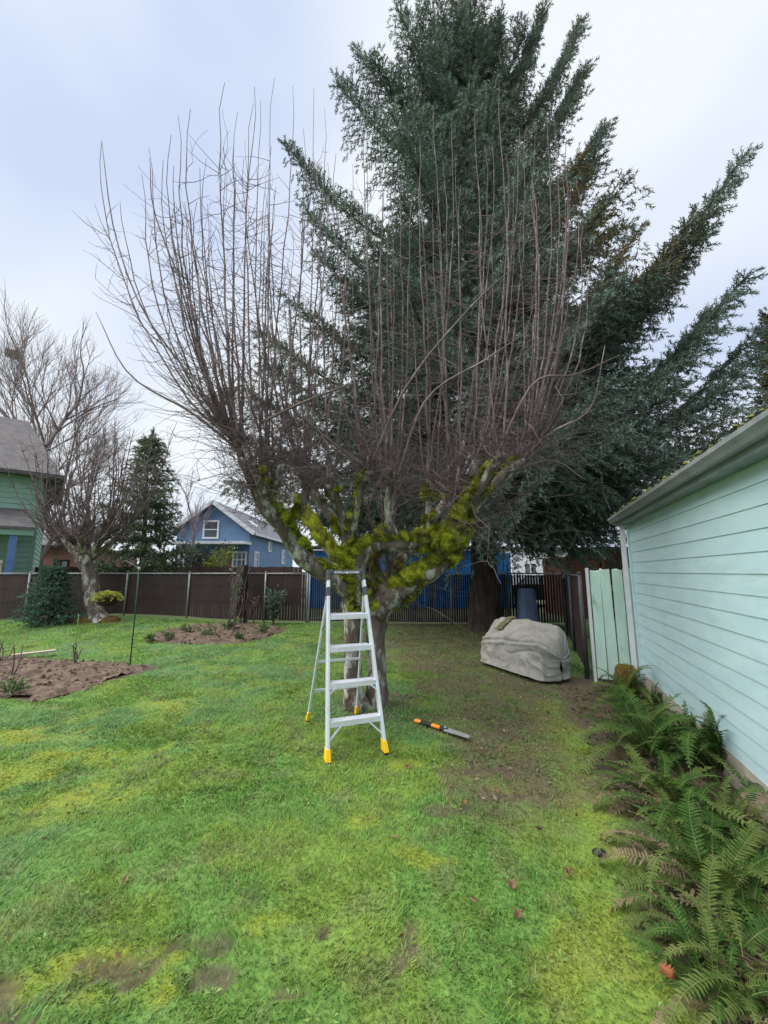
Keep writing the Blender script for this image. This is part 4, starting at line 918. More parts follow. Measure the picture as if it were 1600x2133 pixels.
        s_ = sel[r.integers(0, len(sel), K)]; p = W[s_[:, 0], s_[:, 1]] + r.normal(0, .009, (K, 3)); d = norm(nn[s_[:, 0], s_[:, 1]] + r.normal(0, .6, (K, 3))) * r.uniform(.016, .042, (K, 1)); sd = norm(np.cross(d, r.normal(0, 1, (K, 3)))) * .0045
        mv.append(np.stack([p - sd - d * .3, p + sd - d * .3, p + d], 1).reshape(-1, 3)); mc.append(np.repeat(col[s_[:, 0], s_[:, 1]] * r.uniform(.75, 1.6, (K, 1)), 3, 0)); mt.append(o_ + np.arange(3 * K).reshape(-1, 3)); o_ += 3 * K
    o = link('moss', mesh_np('moss', np.concatenate(mv), [np.concatenate(mt), np.concatenate(mq)], np.concatenate(mc), True), M['moss'], t); o['kind'] = 'stuff'
fruit_tree()

# ------------------------------------------------------------------ conifers
def shoot_mesh(pos, dirs, ln, col, seed, nk=12, nw=.011, nl=.045):
    """bottle-brush shoots: needles as narrow triangles round each twig"""
    r = np.random.default_rng(seed); K = len(pos)
    ref = r.normal(0, 1, (K, 3)); X = norm(np.cross(dirs, ref)); Y = np.cross(dirs, X)
    s = (np.arange(nk) + .5) / nk; ph = np.arange(nk) * 2.4
    a = ph[None] + r.uniform(0, 6.28, (K, 1)); side = np.cos(a)[..., None] * X[:, None] + np.sin(a)[..., None] * Y[:, None]
    base = pos[:, None] + dirs[:, None] * (s[None] * ln[:, None])[..., None]
    tip = base + (side * .85 + dirs[:, None] * .75) * (nl * r.uniform(.75, 1.2, (K, nk)) * (1.15 - .5 * s[None] ** 3))[..., None]
    wv = norm(np.cross(side, dirs[:, None] + 0 * side)) * (nw * .5)
    wd = dirs[:, None] * (nw * .9)
    V = np.stack([base - wv - wd * .5, base + wv + wd * .5, tip], 2).reshape(-1, 3)
    # stem as one thin triangle, pale tip
    C = np.repeat(np.repeat(col[:, None] * r.uniform(.8, 1.2, (K, nk, 1)), 1, 1)[:, :, None, :], 3, 2).reshape(-1, 3)
    return V, np.arange(len(V)).reshape(-1, 3), C
def limb_foliage(limbs, seed, spacing=.24, shoot=.28, sub_len=.34, droop=.25, sp2=.085, thick=.05):
    """limbs: list of (N,3) axes. returns shoots (pos, dir, len, inner 0..1) and twig tubes"""
    r = np.random.default_rng(seed); pos = []; dr = []; ln = []; inn = []; tp = []; tr = []
    for ax in limbs:
        seg = np.linalg.norm(np.diff(ax, axis=0), axis=1); L_ = seg.sum(); cs = np.concatenate([[0], np.cumsum(seg)]) / L_
        tp.append(catmull(ax, 10)); tr.append(np.linspace(thick * L_ / 5, .008, 10))
        n = max(4, int(L_ / spacing)); u0 = np.linspace(.12, .99, n) + r.normal(0, .01, n)
        ka = int(L_ / .07); ua = r.uniform(.25, 1, ka); pa = np.stack([np.interp(ua, cs, ax[:, k]) for k in range(3)], -1); fa = norm(np.stack([np.interp(np.minimum(ua + .04, 1), cs, ax[:, k]) - np.interp(ua - .04, cs, ax[:, k]) for k in range(3)], -1))
        da = norm(fa * .8 + r.normal(0, .6, (ka, 3)) + (0, 0, .25)); pos.append(pa); dr.append(da); ln.append(shoot * r.uniform(.6, 1.1, ka)); inn.append(1 - ua)
        for side in (-1, 1, 0):
            for u in u0:
                u = min(max(u, .02), .995); p = np.array([np.interp(u, cs, ax[:, k]) for k in range(3)]); q_ = np.array([np.interp(min(u + .03, 1), cs, ax[:, k]) for k in range(3)]); p0 = np.array([np.interp(max(u - .03, 0), cs, ax[:, k]) for k in range(3)])
                fw = norm(q_ - p0); lat = norm(np.cross(fw, (0, 0, 1.)))
                if side == 0:
                    if r.random() < .45: continue
                    d = norm(fw * .7 + np.array((0, 0, r.uniform(-.9, .35))) + lat * r.normal(0, .3)); sl = sub_len * .45 * min(L_, 4) * (1.05 - u) * r.uniform(.5, 1.1) + .12
                else:
                    d = norm(fw * .75 + lat * side * r.uniform(.6, 1.05) + np.array((0, 0, r.uniform(-.4, .22)))); sl = sub_len * min(L_, 4.5) * (1.04 - u) ** .72 * .92 * r.uniform(.5, 1.15) + .14
                m = max(2, int(sl / sp2)); s = np.linspace(.05, 1, m)
                w = r.normal(0, .08, 3)
                pts = p + d * sl * s[:, None] + np.array((0, 0, -droop)) * sl * (s ** 2)[:, None] + w * (s ** 2)[:, None] * sl
                tl = norm(d + np.array((0, 0, -2 * droop)) * s[:, None])
                a = r.uniform(0, 6.28, m); ref = np.cross(tl, np.array((.1, .2, 1.))); ref = norm(ref); r2 = np.cross(tl, ref)
                sd = np.where(np.arange(m) % 2 == 0, 1, -1)[:, None] * ref + .35 * r.normal(0, 1, (m, 1)) * r2
                dd = norm(tl * r.uniform(.7, 1.1, (m, 1)) + sd * r.uniform(.5, .9, (m, 1)) + r.normal(0, .12, (m, 3)) + (0, 0, .08)); dd[-1] = tl[-1]
                pos.append(pts); dr.append(dd); ln.append(shoot * r.uniform(.6, 1.15, m) * (1.05 - .35 * s)); inn.append(np.clip(1 - u + .3 * (1 - s), 0, 1))
    return np.concatenate(pos), norm(np.concatenate(dr)), np.concatenate(ln), np.concatenate(inn), np.array(tp), np.array(tr)
def conifer(name, label, base, limbs, height, trunk_r, seed, cA, cB, spacing, shoot, sub_len, droop, sp2, nk, nw, nl, brown=None, top_cut=1.0):
    t = thing(name, label, 'tree', base)
    r = np.random.default_rng(seed); b = np.asarray(base, float); n = 14
    k = np.linspace(0, 1, n); c = b + np.stack([.05 * np.sin(k * 5), .04 * np.cos(k * 4), k * height * .98 - .05], -1)
    a = np.arange(16) / 16 * 6.283; rad = trunk_r * (1 - k) ** .8 + .01
    V, q_ = tubes(c[None], rad[None], 16); V = V.reshape(n, 16, 3); V = c[:, None] + (V - c[:, None]) * (1 + .16 * (fnoise(a[None] * 2.2, k[:, None] * 8, 1.5, 3, 3) - .5) + .45 * np.exp(-k * height * 2.2)[:, None])[..., None]
    link('trunk', mesh_np('trunk', V.reshape(-1, 3), q_, smooth=True), M['spruce_bark'], t)
    pos, dr, ln, inn, tp, tr = limb_foliage(limbs, seed, spacing, shoot, sub_len, droop, sp2)
    V, q_ = tubes(tp, np.minimum(tr, trunk_r * .35), 6); link('branches', mesh_np('branches', V, q_, smooth=True), M['spruce_bark'], t)
    g = fnoise(pos[:, 0] * 1.0 + pos[:, 1] * .5, pos[:, 2] * 1.0, .9, seed, 3)[:, None]; col = cA + (cB - cA) * np.clip(g * 1.6 - .3, 0, 1)
    if brown is not None:
        bm = brown(pos)[:, None] * (r.random((len(pos), 1)) < .75); col = col * (1 - bm) + np.array((.165, .115, .045)) * bm
    col = col * r.uniform(.75, 1.3, (len(pos), 1))
    V, F_, C = shoot_mesh(pos, dr, ln, col, seed, nk, nw, nl)
    o = link('needles', mesh_np('needles', V, F_, C), M['needles'], t); o['kind'] = 'stuff'
    return len(pos)
def big_spruce():
    bx, by = G(1013, 1312); HT = 21.6; base = np.array((bx, by, 0)); r = np.random.default_rng(77); limbs = []
    def limb(z0, tip, sag=.10, lift=.0):
        a = np.array((bx, by, z0)); tip = np.asarray(tip, float); L_ = np.linalg.norm(tip - a)
        m1 = a + (tip - a) * .35 + np.array((0, 0, -sag * L_)); m2 = a + (tip - a) * .7 + np.array((0, 0, -sag * L_ * .95 + lift)); limbs.append(catmull([a, m1, m2, tip], 12))
    # limbs whose ends stand out against the sky, read from the photo
    for x, y, Y, z0, sag in [(600, 308, 10.2, 11.2, .14), (705, 175, 10.4, 14.6, .14), (745, 118, 10.6, 16.5, .14), (825, 10, 10.4, 17.0, .12), (885, -6, 10.2, 17.8, .10), (965, -10, 10.8, 19, .08), (1045, 40, 10.4, 16.5, .12), (1130, 22, 10.7, 16.0, .15), (1200, 62, 11.0, 15.0, .15), (1212, 150, 11.2, 14, .14), (920, 30, 9.8, 17, .12), (1090, 60, 10.0, 15.6, .14), (780, 130, 10.0, 15, .13), (850, 90, 9.6, 15.6, .12),
                             (1258, 262, 11.3, 12.5, .15), (1240, 330, 11, 11.0, .14), (1255, 420, 10.6, 9.4, .12), (1548, 328, 8.6, 7.4, .15), (1450, 440, 8.4, 6.9, .15), (1470, 480, 9.2, 7.0, .16), (1390, 560, 8.3, 5.9, .14), (1558, 570, 8.6, 5.4, .15), (1480, 650, 9.0, 5.0, .14), (1575, 690, 9.6, 4.6, .15), (1575, 745, 8.6, 4.4, .13), (1600, 850, 8.8, 3.9, .10), (1540, 850, 8.0, 3.8, .10),
                             (640, 440, 10.2, 9.4, .13), (665, 530, 10.0, 7.9, .12), (545, 690, 9.9, 6.4, .12), (520, 820, 9.8, 5.2, .10), (495, 905, 9.8, 4.4, .08), (560, 760, 8.9, 5.6, .10), (480, 1000, 10.2, 3.6, .06), (600, 960, 9.0, 3.9, .08), (600, 620, 9.4, 7.2, .12),
                             (1330, 480, 8.6, 7.0, .13), (1280, 560, 8.0, 6.0, .12), (1350, 760, 7.6, 4.8, .10), (1420, 800, 7.8, 4.4, .10), (1250, 650, 7.7, 5.4, .12), (1300, 900, 7.4, 3.7, .06), (1200, 800, 7.4, 4.4, .08), (1400, 960, 7.9, 3.3, .02), (1250, 1010, 7.9, 2.9, .0), (1120, 1010, 8.0, 2.8, .0), (1330, 1040, 8.6, 2.8, -.02), (1040, 930, 7.9, 3.5, .05), (1180, 1075, 8.4, 2.7, -.03), (1280, 1110, 9.4, 2.5, -.04), (1100, 1050, 8.9, 3.0, -.01), (940, 990, 8.8, 3.2, 0), (680, 1060, 9.4, 3.2, -.02), (700, 1000, 8.7, 3.3, 0), (640, 1085, 10.2, 2.9, -.02)]:
        limb(z0, D(x, y, Y), sag)
    # the rest of the whorls
    z = 3.5
    while z < HT - .8:
        k = z / HT; n = 7 if z < 18 else 6; a0 = r.uniform(0, 6.28)
        for i in range(n):
            a = a0 + i * 6.283 / n + r.normal(0, .18); L_ = (5.5 * (1 - k) ** .55 + .3) * r.uniform(.66, 1.06) * (1 - .36 * float(sstep(10.5, 15, z)))
            if math.cos(a) * .5 + .5 < .12 and z < 5: L_ *= .9
            up = (.02 + .95 * k ** 1.5) * L_ * r.uniform(.7, 1.25)
            limb(z + r.uniform(-.2, .2), (bx + L_ * math.cos(a), by + L_ * math.sin(a), z + up - .04 * L_), .12 - .06 * k)
        z += .62 + .25 * (1 - k)
    limbs.append(np.array([(bx, by, HT - 4.5), (bx, by, HT - 3), (bx, by, HT - 1.5), (bx, by, HT)]))
    def brown(p):
        px = fnoise(p[:, 0], p[:, 2] + p[:, 1], .55, 5, 2); d = np.hypot(p[:, 0] - bx - 2.6, (p[:, 2] - 12.0) * .7)
        d2 = np.hypot(p[:, 0] - bx - 3.2, (p[:, 2] - 9.3) * 1.2); return np.maximum(np.maximum(sstep(2.3, .6, d), sstep(1.8, .5, d2)) * .95, sstep(.62, .75, px) * .4)
    return conifer('spruce_tree', 'huge dark spruce with sweeping limbs behind the fruit tree', base, limbs, HT, .36, 31, np.array((.046, .082, .058)), np.array((.165, .225, .180)), .245, .33, .52, .50, .098, 13, .026, .092, brown)
ns = big_spruce()
def whorl_limbs(base, HT, Rmax, z0, step, n, r, lift=.2, power=.9, sag=.08):
    out = []; z = z0; base = np.asarray(base, float)
    while z < HT * .97:
        k = z / HT; a0 = r.uniform(0, 6.28)
        for i in range(n):
            a = a0 + i * 6.283 / n + r.normal(0, .2); L_ = (Rmax * (1 - k) ** power + .06 * Rmax) * r.uniform(.7, 1.1); s = base + (0, 0, z); e = s + np.array((L_ * math.cos(a), L_ * math.sin(a), lift * L_))
            out.append(catmull([s, s + (e - s) * .4 - (0, 0, sag * L_), e], 8))
        z += step * (1.1 - .5 * k)
    out.append(np.array([base + (0, 0, HT * .8), base + (0, 0, HT * .87), base + (0, 0, HT * .94), base + (0, 0, HT)])); return out
rr = np.random.default_rng(5)
b1 = np.array((*D(292, 1180, 16.2)[:2], 0)); h1 = D(292, 905, 16.2)[2]
n1 = conifer('fir_tree', 'dark layered fir behind the left fence next to the pollarded tree', b1, whorl_limbs(b1, h1, 2.5, .7, .60, 5, rr, .0, .85, .14), h1, .12, 41, np.array((.045, .075, .038)), np.array((.15, .20, .10)), .20, .30, .44, .25, .10, 11, .034, .095)
b2 = np.array((*D(100, 1290, 11.3)[:2], float(gz(*D(100, 1290, 11.3)[:2])))); h2 = 1.72
n2 = conifer('small_fir', 'small blue-green fir in front of the brown slatted fence', b2, whorl_limbs(b2, h2, .82, .12, .21, 7, rr, .16, .9), h2, .05, 42, np.array((.03, .07, .045)), np.array((.09, .16, .11)), .10, .14, .40, .06, .06, 9, .018, .045)
b3 = np.array((18.2, 15.8, 0)); h3 = 13.5
n3 = conifer('cypress_tree', 'tall brownish cypress at the right edge beyond the garage roof', b3, whorl_limbs(b3, h3, 2.1, 1.0, .55, 8, rr, .75, .45), h3, .2, 43, np.array((.035, .045, .02)), np.array((.08, .075, .035)), .30, .34, .46, -.1, .15, 9, .05, .11)
print('shoots', ns, n1, n2, n3)

# ------------------------------------------------------------------ bare trees on the left
def bare_tree(name, label, base, height, seed, spread=.55, lean=(0, 0), levels=5, trunk=.28, split=.30, mtl=None, rt=.02, group=None, kids=(3, 5)):
    r = np.random.default_rng(seed); t = thing(name, label, 'tree', base, group=group); base = np.asarray(base, float)
    lev = [[] for _ in range(levels)]
    def grow(p, d, L_, rad, l):
        n = 6; c = [p]; dd = d.copy()
        for i in range(n - 1):
            dd = norm(dd + r.normal(0, .10, 3) + np.array((0, 0, .06 if l > 0 else 0))); c.append(c[-1] + dd * L_ / (n - 1))
        c = np.array(c); e = rad * .55 if l < levels - 1 else rt * .3; lev[l].append((c, np.linspace(rad, e, n)))
        if l == levels - 1: return
        k = r.integers(*kids) + (1 if l >= 2 else 0)
        for j in range(k):
            u = r.uniform(.35, 1.0) if j else 1.0; i = min(int(u * (n - 1)), n - 2); f = u * (n - 1) - i; q_ = c[i] * (1 - f) + c[i + 1] * f
            ax = norm(c[min(i + 1, n - 1)] - c[i]); a = r.uniform(0, 6.28); X = norm(np.cross(ax, (.31, .2, .9))); Y = np.cross(ax, X); sp = spread * r.uniform(.5, 1.25) * (.5 if j == 0 else 1)
            nd = norm(ax + (math.cos(a) * X + math.sin(a) * Y) * sp + np.array((0, 0, .10))); grow(q_, nd, L_ * r.uniform(.58, .82), max(rad * (.62 if j == 0 else .48), rt * .45), l + 1)
    grow(base + (0, 0, -.1), norm(np.array((lean[0], lean[1], 1.))), height * split, trunk, 0)
    a = lev[0] + lev[1]; V, q_ = tubes(np.array([x[0] for x in a]), np.array([x[1] for x in a]), 8); link('trunk', mesh_np('trunk', V, q_, smooth=True), mtl or M['far_bark'], t)
    a = sum(lev[2:], []); V, q_ = tubes(np.array([x[0] for x in a]), np.array([x[1] for x in a]), 3); o = link('crown', mesh_np('crown', V, q_, smooth=True), mtl or M['far_bark'], t); o['kind'] = 'stuff'
    return t
bare_tree('bare_tree', 'big leafless tree with rounded crown behind the green house', (*D(80, 1180, 27)[:2], 0), 16.8, 3, .58, (.10, -.05), 7, .34, .36, rt=.016, kids=(2, 5))
nb_ = D(5, 1000, 31)
bare_tree('bare_tree', 'leafless tree holding a nest at the far left edge', (nb_[0] - 2.2, 31, 0), 17.5, 8, .55, (.06, 0), 6, .30, .36, rt=.018, kids=(3, 5))
bare_tree('bare_tree', 'thin leafless sapling in front of the blue house gable', (*D(386, 1190, 22)[:2], 0), 8.4, 12, .5, (.02, 0), 5, .10, .36, rt=.018, kids=(3, 5))
bare_tree('bare_tree', 'slender leafless tree between the fir and the blue house', (*D(352, 1190, 29)[:2], 0), 12, 15, .5, (.03, 0), 5, .14, .36, rt=.025, kids=(3, 5))
def nest():
    p = D(28, 738, 31); r = np.random.default_rng(2); K = 260; a = r.uniform(0, 6.28, K); e = r.uniform(-.3, .3, K)
    c0 = p + np.stack([np.cos(a) * .42, np.sin(a) * .42, e * .8], -1) * r.uniform(.5, 1.1, (K, 1)); d = norm(np.stack([-np.sin(a), np.cos(a), r.normal(0, .3, K)], -1) + r.normal(0, .4, (K, 3)))
    P = c0[:, None] + d[:, None] * np.linspace(-.35, .35, 3)[None, :, None]; V, q_ = tubes(P, np.full((K, 3), .022), 3)
    tag(link('bird_nest', mesh_np('bird_nest', V, q_), M['rawwood']), 'round twig nest in the bare crown at the far left', 'nest')
nest()
def pollard():
    bx, by = D(205, 1298, 11.75)[:2]; z0 = float(gz(bx, by)); t = thing('pollarded_tree', 'pollarded bare tree with thick grey trunk in front of the left fence', 'tree', (bx, by, z0)); r = np.random.default_rng(51)
    Y = by; pts = [D(212, 1304, Y), D(198, 1270, Y), D(190, 1230, Y), D(187, 1190, Y), D(178, 1160, Y)]; pts[0][2] = z0 - .08; c = catmull(pts, 20); k = np.linspace(0, 1, 20)
    rad = .21 - .02 * k + .10 * sstep(.75, 1, k) + .12 * np.exp(-k * 9); V, q_ = tubes(c[None], rad[None], 16); V = V.reshape(20, 16, 3); V = c[:, None] + (V - c[:, None]) * (1 + .4 * (fnoise(np.arange(16)[None] * .8, k[:, None] * 7, 1, 2, 3) - .5))[..., None]
    m = MB(); m.addnp(V.reshape(-1, 3), q_); heads = []
    for x, y, dy in ((130, 1120, -.1), (150, 1125, .4), (165, 1110, -.5), (180, 1120, .2), (205, 1125, -.3), (225, 1110, .3), (245, 1120, 0), (140, 1135, .3), (190, 1105, .6)):
        e = D(x, y, Y + dy); s = c[-1] + r.normal(0, .06, 3) - (0, 0, .1); cc = catmull([s, (s + e) / 2 + (0, 0, -.05), e], 7); m.tube(cc, np.linspace(.13, .07, 7), 8); heads.append(e)
    m.build('trunk', M['bark'], t, smooth=True)
    P = []; R = []
    for i in range(85):
        h = heads[r.integers(0, len(heads))] + r.normal(0, .08, 3); f = (h[0] - c[-1][0]); tip = h + np.array((f * r.uniform(.4, 1.5) + r.normal(0, .25), r.normal(0, .5), r.uniform(1.2, 3.9)))
        cc = catmull([h, h + (tip - h) * .35 + np.array((f * .35, 0, -.05)), h + (tip - h) * .7 + np.array((f * .2, 0, 0)), tip], 9); cc[1:-1] += r.normal(0, .02, (7, 3)); P.append(cc); R.append(np.linspace(.024, .006, 9))
    V, q_ = tubes(np.array(P), np.array(R), 5); link('sprouts', mesh_np('sprouts', V, q_, smooth=True), M['sprout'], t)
    P = np.array(P); K = 1500; i = r.integers(0, len(P), K); j = r.integers(1, 8, K); p0 = P[i, j]; a = r.uniform(0, 6.28, K); d = norm(np.stack([np.cos(a), np.sin(a), r.uniform(0, .8, K)], -1)); L_ = r.uniform(.15, .7, K); s = np.linspace(0, 1, 5)[None, :, None]
    C = p0[:, None] + L_[:, None, None] * (d[:, None] * s + np.array((0, 0, .35)) * s ** 2 + r.normal(0, .03, (K, 5, 3)) * s)
    K2 = 700; hh = np.array(heads)[r.integers(0, len(heads), K2)] + r.normal(0, .1, (K2, 3)); a = r.uniform(0, 6.28, K2); d = norm(np.stack([np.cos(a), np.sin(a), r.uniform(-.1, 1.2, K2)], -1)); C2 = hh[:, None] + r.uniform(.2, .8, K2)[:, None, None] * (d[:, None] * s + r.normal(0, .05, (K2, 5, 3)) * s)
    C = np.concatenate([C, C2]); V, q_ = tubes(C, np.tile(np.linspace(.008, .003, 5), (len(C), 1)), 3); o = link('twigs', mesh_np('twigs', V, q_), M['twig'], t); o['kind'] = 'stuff'
    for dx, dy, sx, sz in ((-.42, -.15, .42, .17), (.38, -.10, .30, .16)):        # mossy roots
        mb = MB(); a = np.arange(17) / 16 * 6.283; rows = []
        for kk, zz in ((1, 0), (.9, .5), (.6, .85), (.25, 1.0), (.02, 1.02)):
            rr_ = sx * kk * (1 + .35 * (fnoise(np.cos(a) * 2 + dx * 9, np.sin(a) * 2 + kk, 1.3, 4, 3) - .5)); rows.append(np.stack([bx + dx + rr_ * np.cos(a), by + dy + rr_ * .6 * np.sin(a), z0 - .03 + sz * zz + .03 * np.sin(a * 3 + kk)], -1))
        mb.grid(np.array(rows)); mb.build('mossy_root', M['stump'], t, smooth=True)
pollard()

# ------------------------------------------------------------------ leafy plants
def leaves(centers, normals_up, size, col, seed, n_per=1, asp=.5, jitter=.5):
    r = np.random.default_rng(seed); K = len(centers); d = norm(normals_up + r.normal(0, jitter, (K, 3))); X = norm(np.cross(d, r.normal(0, 1, (K, 3)))); s = size * r.uniform(.6, 1.3, (K, 1)); N_ = np.cross(d, X)
    c = np.asarray(centers); V = np.stack([c, c + d * s * .5 + X * s * asp * .5 + N_ * s * .1, c + d * s - N_ * s * .12, c + d * s * .5 - X * s * asp * .5 + N_ * s * .1], 1).reshape(-1, 3)
    i = np.arange(K)[:, None] * 4; T = np.concatenate([i + [[0, 1, 2]], i + [[0, 2, 3]]]); C = np.repeat(col * r.uniform(.7, 1.35, (K, 1)), 4, 0); return V, T, C
def shrub(name, label, cat, base, height, rad, stems, nleaf, size, col, seed, asp=.55, zlo=.25, col2=None):
    t = thing(name, label, cat, base); b = np.asarray(base, float); r = np.random.default_rng(seed); m = MB(); C = []; U = []
    for i in range(stems):
        a = r.uniform(0, 6.28); e = b + np.array((math.cos(a) * rad * r.uniform(.2, 1), math.sin(a) * rad * r.uniform(.2, 1), height * r.uniform(.7, 1.05))); c = catmull([b + r.normal(0, rad * .08, 3) * (1, 1, 0), b + (e - b) * (.25, .25, .5), e], 8); m.tube(c, np.linspace(.010, .003, 8) * max(.6, height), 5)
        k = nleaf // stems; u = r.uniform(zlo, 1, k) * 7; j = np.minimum(u.astype(int), 6); f = (u - j)[:, None]; C.append(c[j] * (1 - f) + c[j + 1] * f + r.normal(0, rad * .10, (k, 3))); U.append(norm(C[-1] - b - (0, 0, height * .3)))
    m.build('stem', M['twig'], t); C = np.concatenate(C); C[:, 2] = np.maximum(C[:, 2], b[2] + .01); V, T, cc = leaves(C, np.concatenate(U) * .7 + (0, 0, .3), size, np.asarray(col), seed, asp=asp)
    if col2 is not None: pick = np.repeat(r.random(len(C)) < .35, 4); cc[pick] = np.asarray(col2) * r.uniform(.8, 1.2, (pick.sum(), 1))
    o = link('foliage', mesh_np('foliage', V, T, cc), M['leaf'], t); o['kind'] = 'stuff'; return t
def g3(x, y): p = G(x, y); return (*p, float(gz(*p)))
shrub('leafy_shrub', 'grey-green leafy shrub by the thin fence post left of the ladder', 'shrub', g3(568, 1303), 1.05, .45, 14, 700, .085, (.055, .115, .065), 61, col2=(.16, .22, .16))
shrub('yellow_shrub', 'yellow-green bush in front of the blue house bay window', 'shrub', (*D(452, 1180, 20)[:2], 0), 2.75, .9, 14, 900, .14, (.22, .25, .045), 62, zlo=.4)
shrub('dark_shrub', 'dark twiggy evergreen bush in front of the blue house porch', 'shrub', (*D(428, 1180, 21)[:2], 0), 3.1, 1.5, 18, 1500, .16, (.045, .058, .035), 63, zlo=.3)
shrub('dark_shrub', 'low dark bush below the left window of the blue house', 'shrub', (*D(330, 1180, 21)[:2], 0), 2.5, 1.1, 14, 900, .16, (.03, .055, .03), 64, zlo=.3)
shrub('pale_sapling', 'thin grey-leaved sapling at the back of the oval bed', 'sapling', g3(486, 1322), 1.75, .22, 4, 150, .08, (.12, .15, .10), 65, zlo=.3)
shrub('dry_bush', 'pinkish dry flower heads against the brown fence', 'shrub', g3(528, 1302), .85, .14, 6, 60, .06, (.30, .22, .18), 66, zlo=.7)
def dead_tree():
    b = D(497, 1298, 11.9); b[2] = float(gz(*b[:2])); t = thing('dead_tree', 'dark vine-wrapped dead tree stub against the brown fence', 'tree', b); r = np.random.default_rng(6); m = MB(); c = catmull([b + (0, 0, -.05), b + (-.03, 0, .5), b + (.03, 0, 1.1), b + (.02, 0, 1.75)], 14)
    V, q_ = tubes(c[None], np.linspace(.24, .17, 14)[None], 12); V = V.reshape(14, 12, 3); V = c[:, None] + (V - c[:, None]) * (1 + .5 * (fnoise(np.arange(12)[None] * .9, np.arange(14)[:, None] * .7, 1, 3, 3) - .5))[..., None]; m.addnp(V.reshape(-1, 3), q_); m.build('trunk', M['spruce_bark'], t, smooth=True)
    v = MB()
    for k in range(16):
        a = r.uniform(0, 6.28); rr_ = r.uniform(.2, .3); v.tube([b + np.array((math.cos(a + w * 1.2) * rr_, math.sin(a + w * 1.2) * rr_, .02 + 1.85 * w)) + r.normal(0, .025, 3) for w in np.linspace(0, r.uniform(.6, 1), 9)], .014, 5)
    v.build('vine', M['twig'], t)
dead_tree()
for i, (x, y, s, lb) in enumerate([(478, 1316, .30, 'pale leafy tuft beneath the thin sapling in the oval bed'), (545, 1322, .26, 'leafy tuft at the right side of the oval bed'), (432, 1330, .24, 'green rosette at the near edge of the oval bed'), (500, 1336, .2, 'small weed at the front of the oval bed'), (312, 1340, .2, 'pale weed at the left tip of the oval bed'), (350, 1336, .2, 'grey-green weed left inside the oval bed'), (390, 1322, .22, 'low weed at the back left of the oval bed'), (20, 1450, .2, 'pale weed at the near left edge of the dug bed')]):
    shrub('bed_plant', lb, 'plant', g3(x, y), s * .9, s, 7, 90, s * .38, (.12, .17, .07), 80 + i, zlo=.3)['group'] = 'small plants in the beds'
def canes(name, label, p, h, n, seed, m):
    t = thing(name, label, 'rose', p); r = np.random.default_rng(seed); p = np.array(p, float)
    for k in range(n):
        e = p + np.array((r.normal(0, .10), r.normal(0, .1), h * r.uniform(.55, 1))); mb = MB(); c = catmull([p + r.normal(0, .02, 3) * (1, 1, 0), (p + e) / 2 + r.normal(0, .03, 3), e], 7); mb.tube(c, np.linspace(.012, .006, 7), 6)
        for q_ in range(3): i = r.integers(2, 6); mb.tube([c[i], c[i] + r.normal(0, .05, 3) + (0, 0, .04)], (.006, .003), 4)
        mb.build('cane', m, t)
canes('rose_canes', 'cluster of bare pruned rose canes in the dug bed', g3(157, 1384), .42, 5, 1, M['twig'])
canes('rose_canes', 'single bare rose cane near the left edge of the dug bed', g3(25, 1412), .5, 2, 2, M['twig'])
canes('rose_canes', 'bare canes behind the weathered plank in the dug bed', g3(6, 1380), .45, 3, 3, M['twig'])
def stake():
    x, y = G(271, 1382); t = thing('garden_stake', 'tall thin green metal stake at the corner of the dug bed', 'stake', (x, y, 0)); top = D(268, 1186, y)[2]
    MB().tube([(x, y, -.1), (x + .005, y, .9), (x, y, top)], .011, 8).build('rod', M['stake_green'], t, smooth=True)
    MB().tube([(x, y, top - .005), (x, y, top + .03), (x, y, top + .04)], (.02, .022, .012), 8).build('cap', M['cream'], t, smooth=True)
    MB().tube([(x, y, top + .02), (x - .15, y, top + .10), (x - .27, y, top + .16), (x - .34, y, top + .12)], .004, 5).build('hook_wire', M['galv'], t)
    for z in (.35, .7, 1.05): MB().tube([(x - .015, y, z), (x + .015, y, z)], .014, 8).build('ring', M['stake_green'], t)
stake()
def small_stake():
    x, y = G(157, 1342); t = thing('plant_stake', 'short pale green plant stake on the far lawn', 'stake', (x, y, 0)); MB().tube([(x, y, -.05), (x, y, .62)], .010, 8).build('rod', mat('pale_stake', (.20, .36, .12), rough=.5), t); MB().tube([(x, y, .615), (x, y, .65)], (.014, .006), 8).build('tip', mat('stake_tip', (.3, .45, .2), rough=.5), t)
small_stake()
def plank():
    a = np.array((*G(22, 1376), .09)); b = np.array((*G(115, 1366), .10)); m = MB(); m.bar(a, b, .13, .03); o = m.build('wooden_plank', mat('pale_plank', (.33, .28, .22), (.44, .38, .30), 9, .85, .3, stretch=(4, 4, 1)), bevel=.004); tag(o, 'pale weathered plank lying across the dug bed', 'plank')
plank()
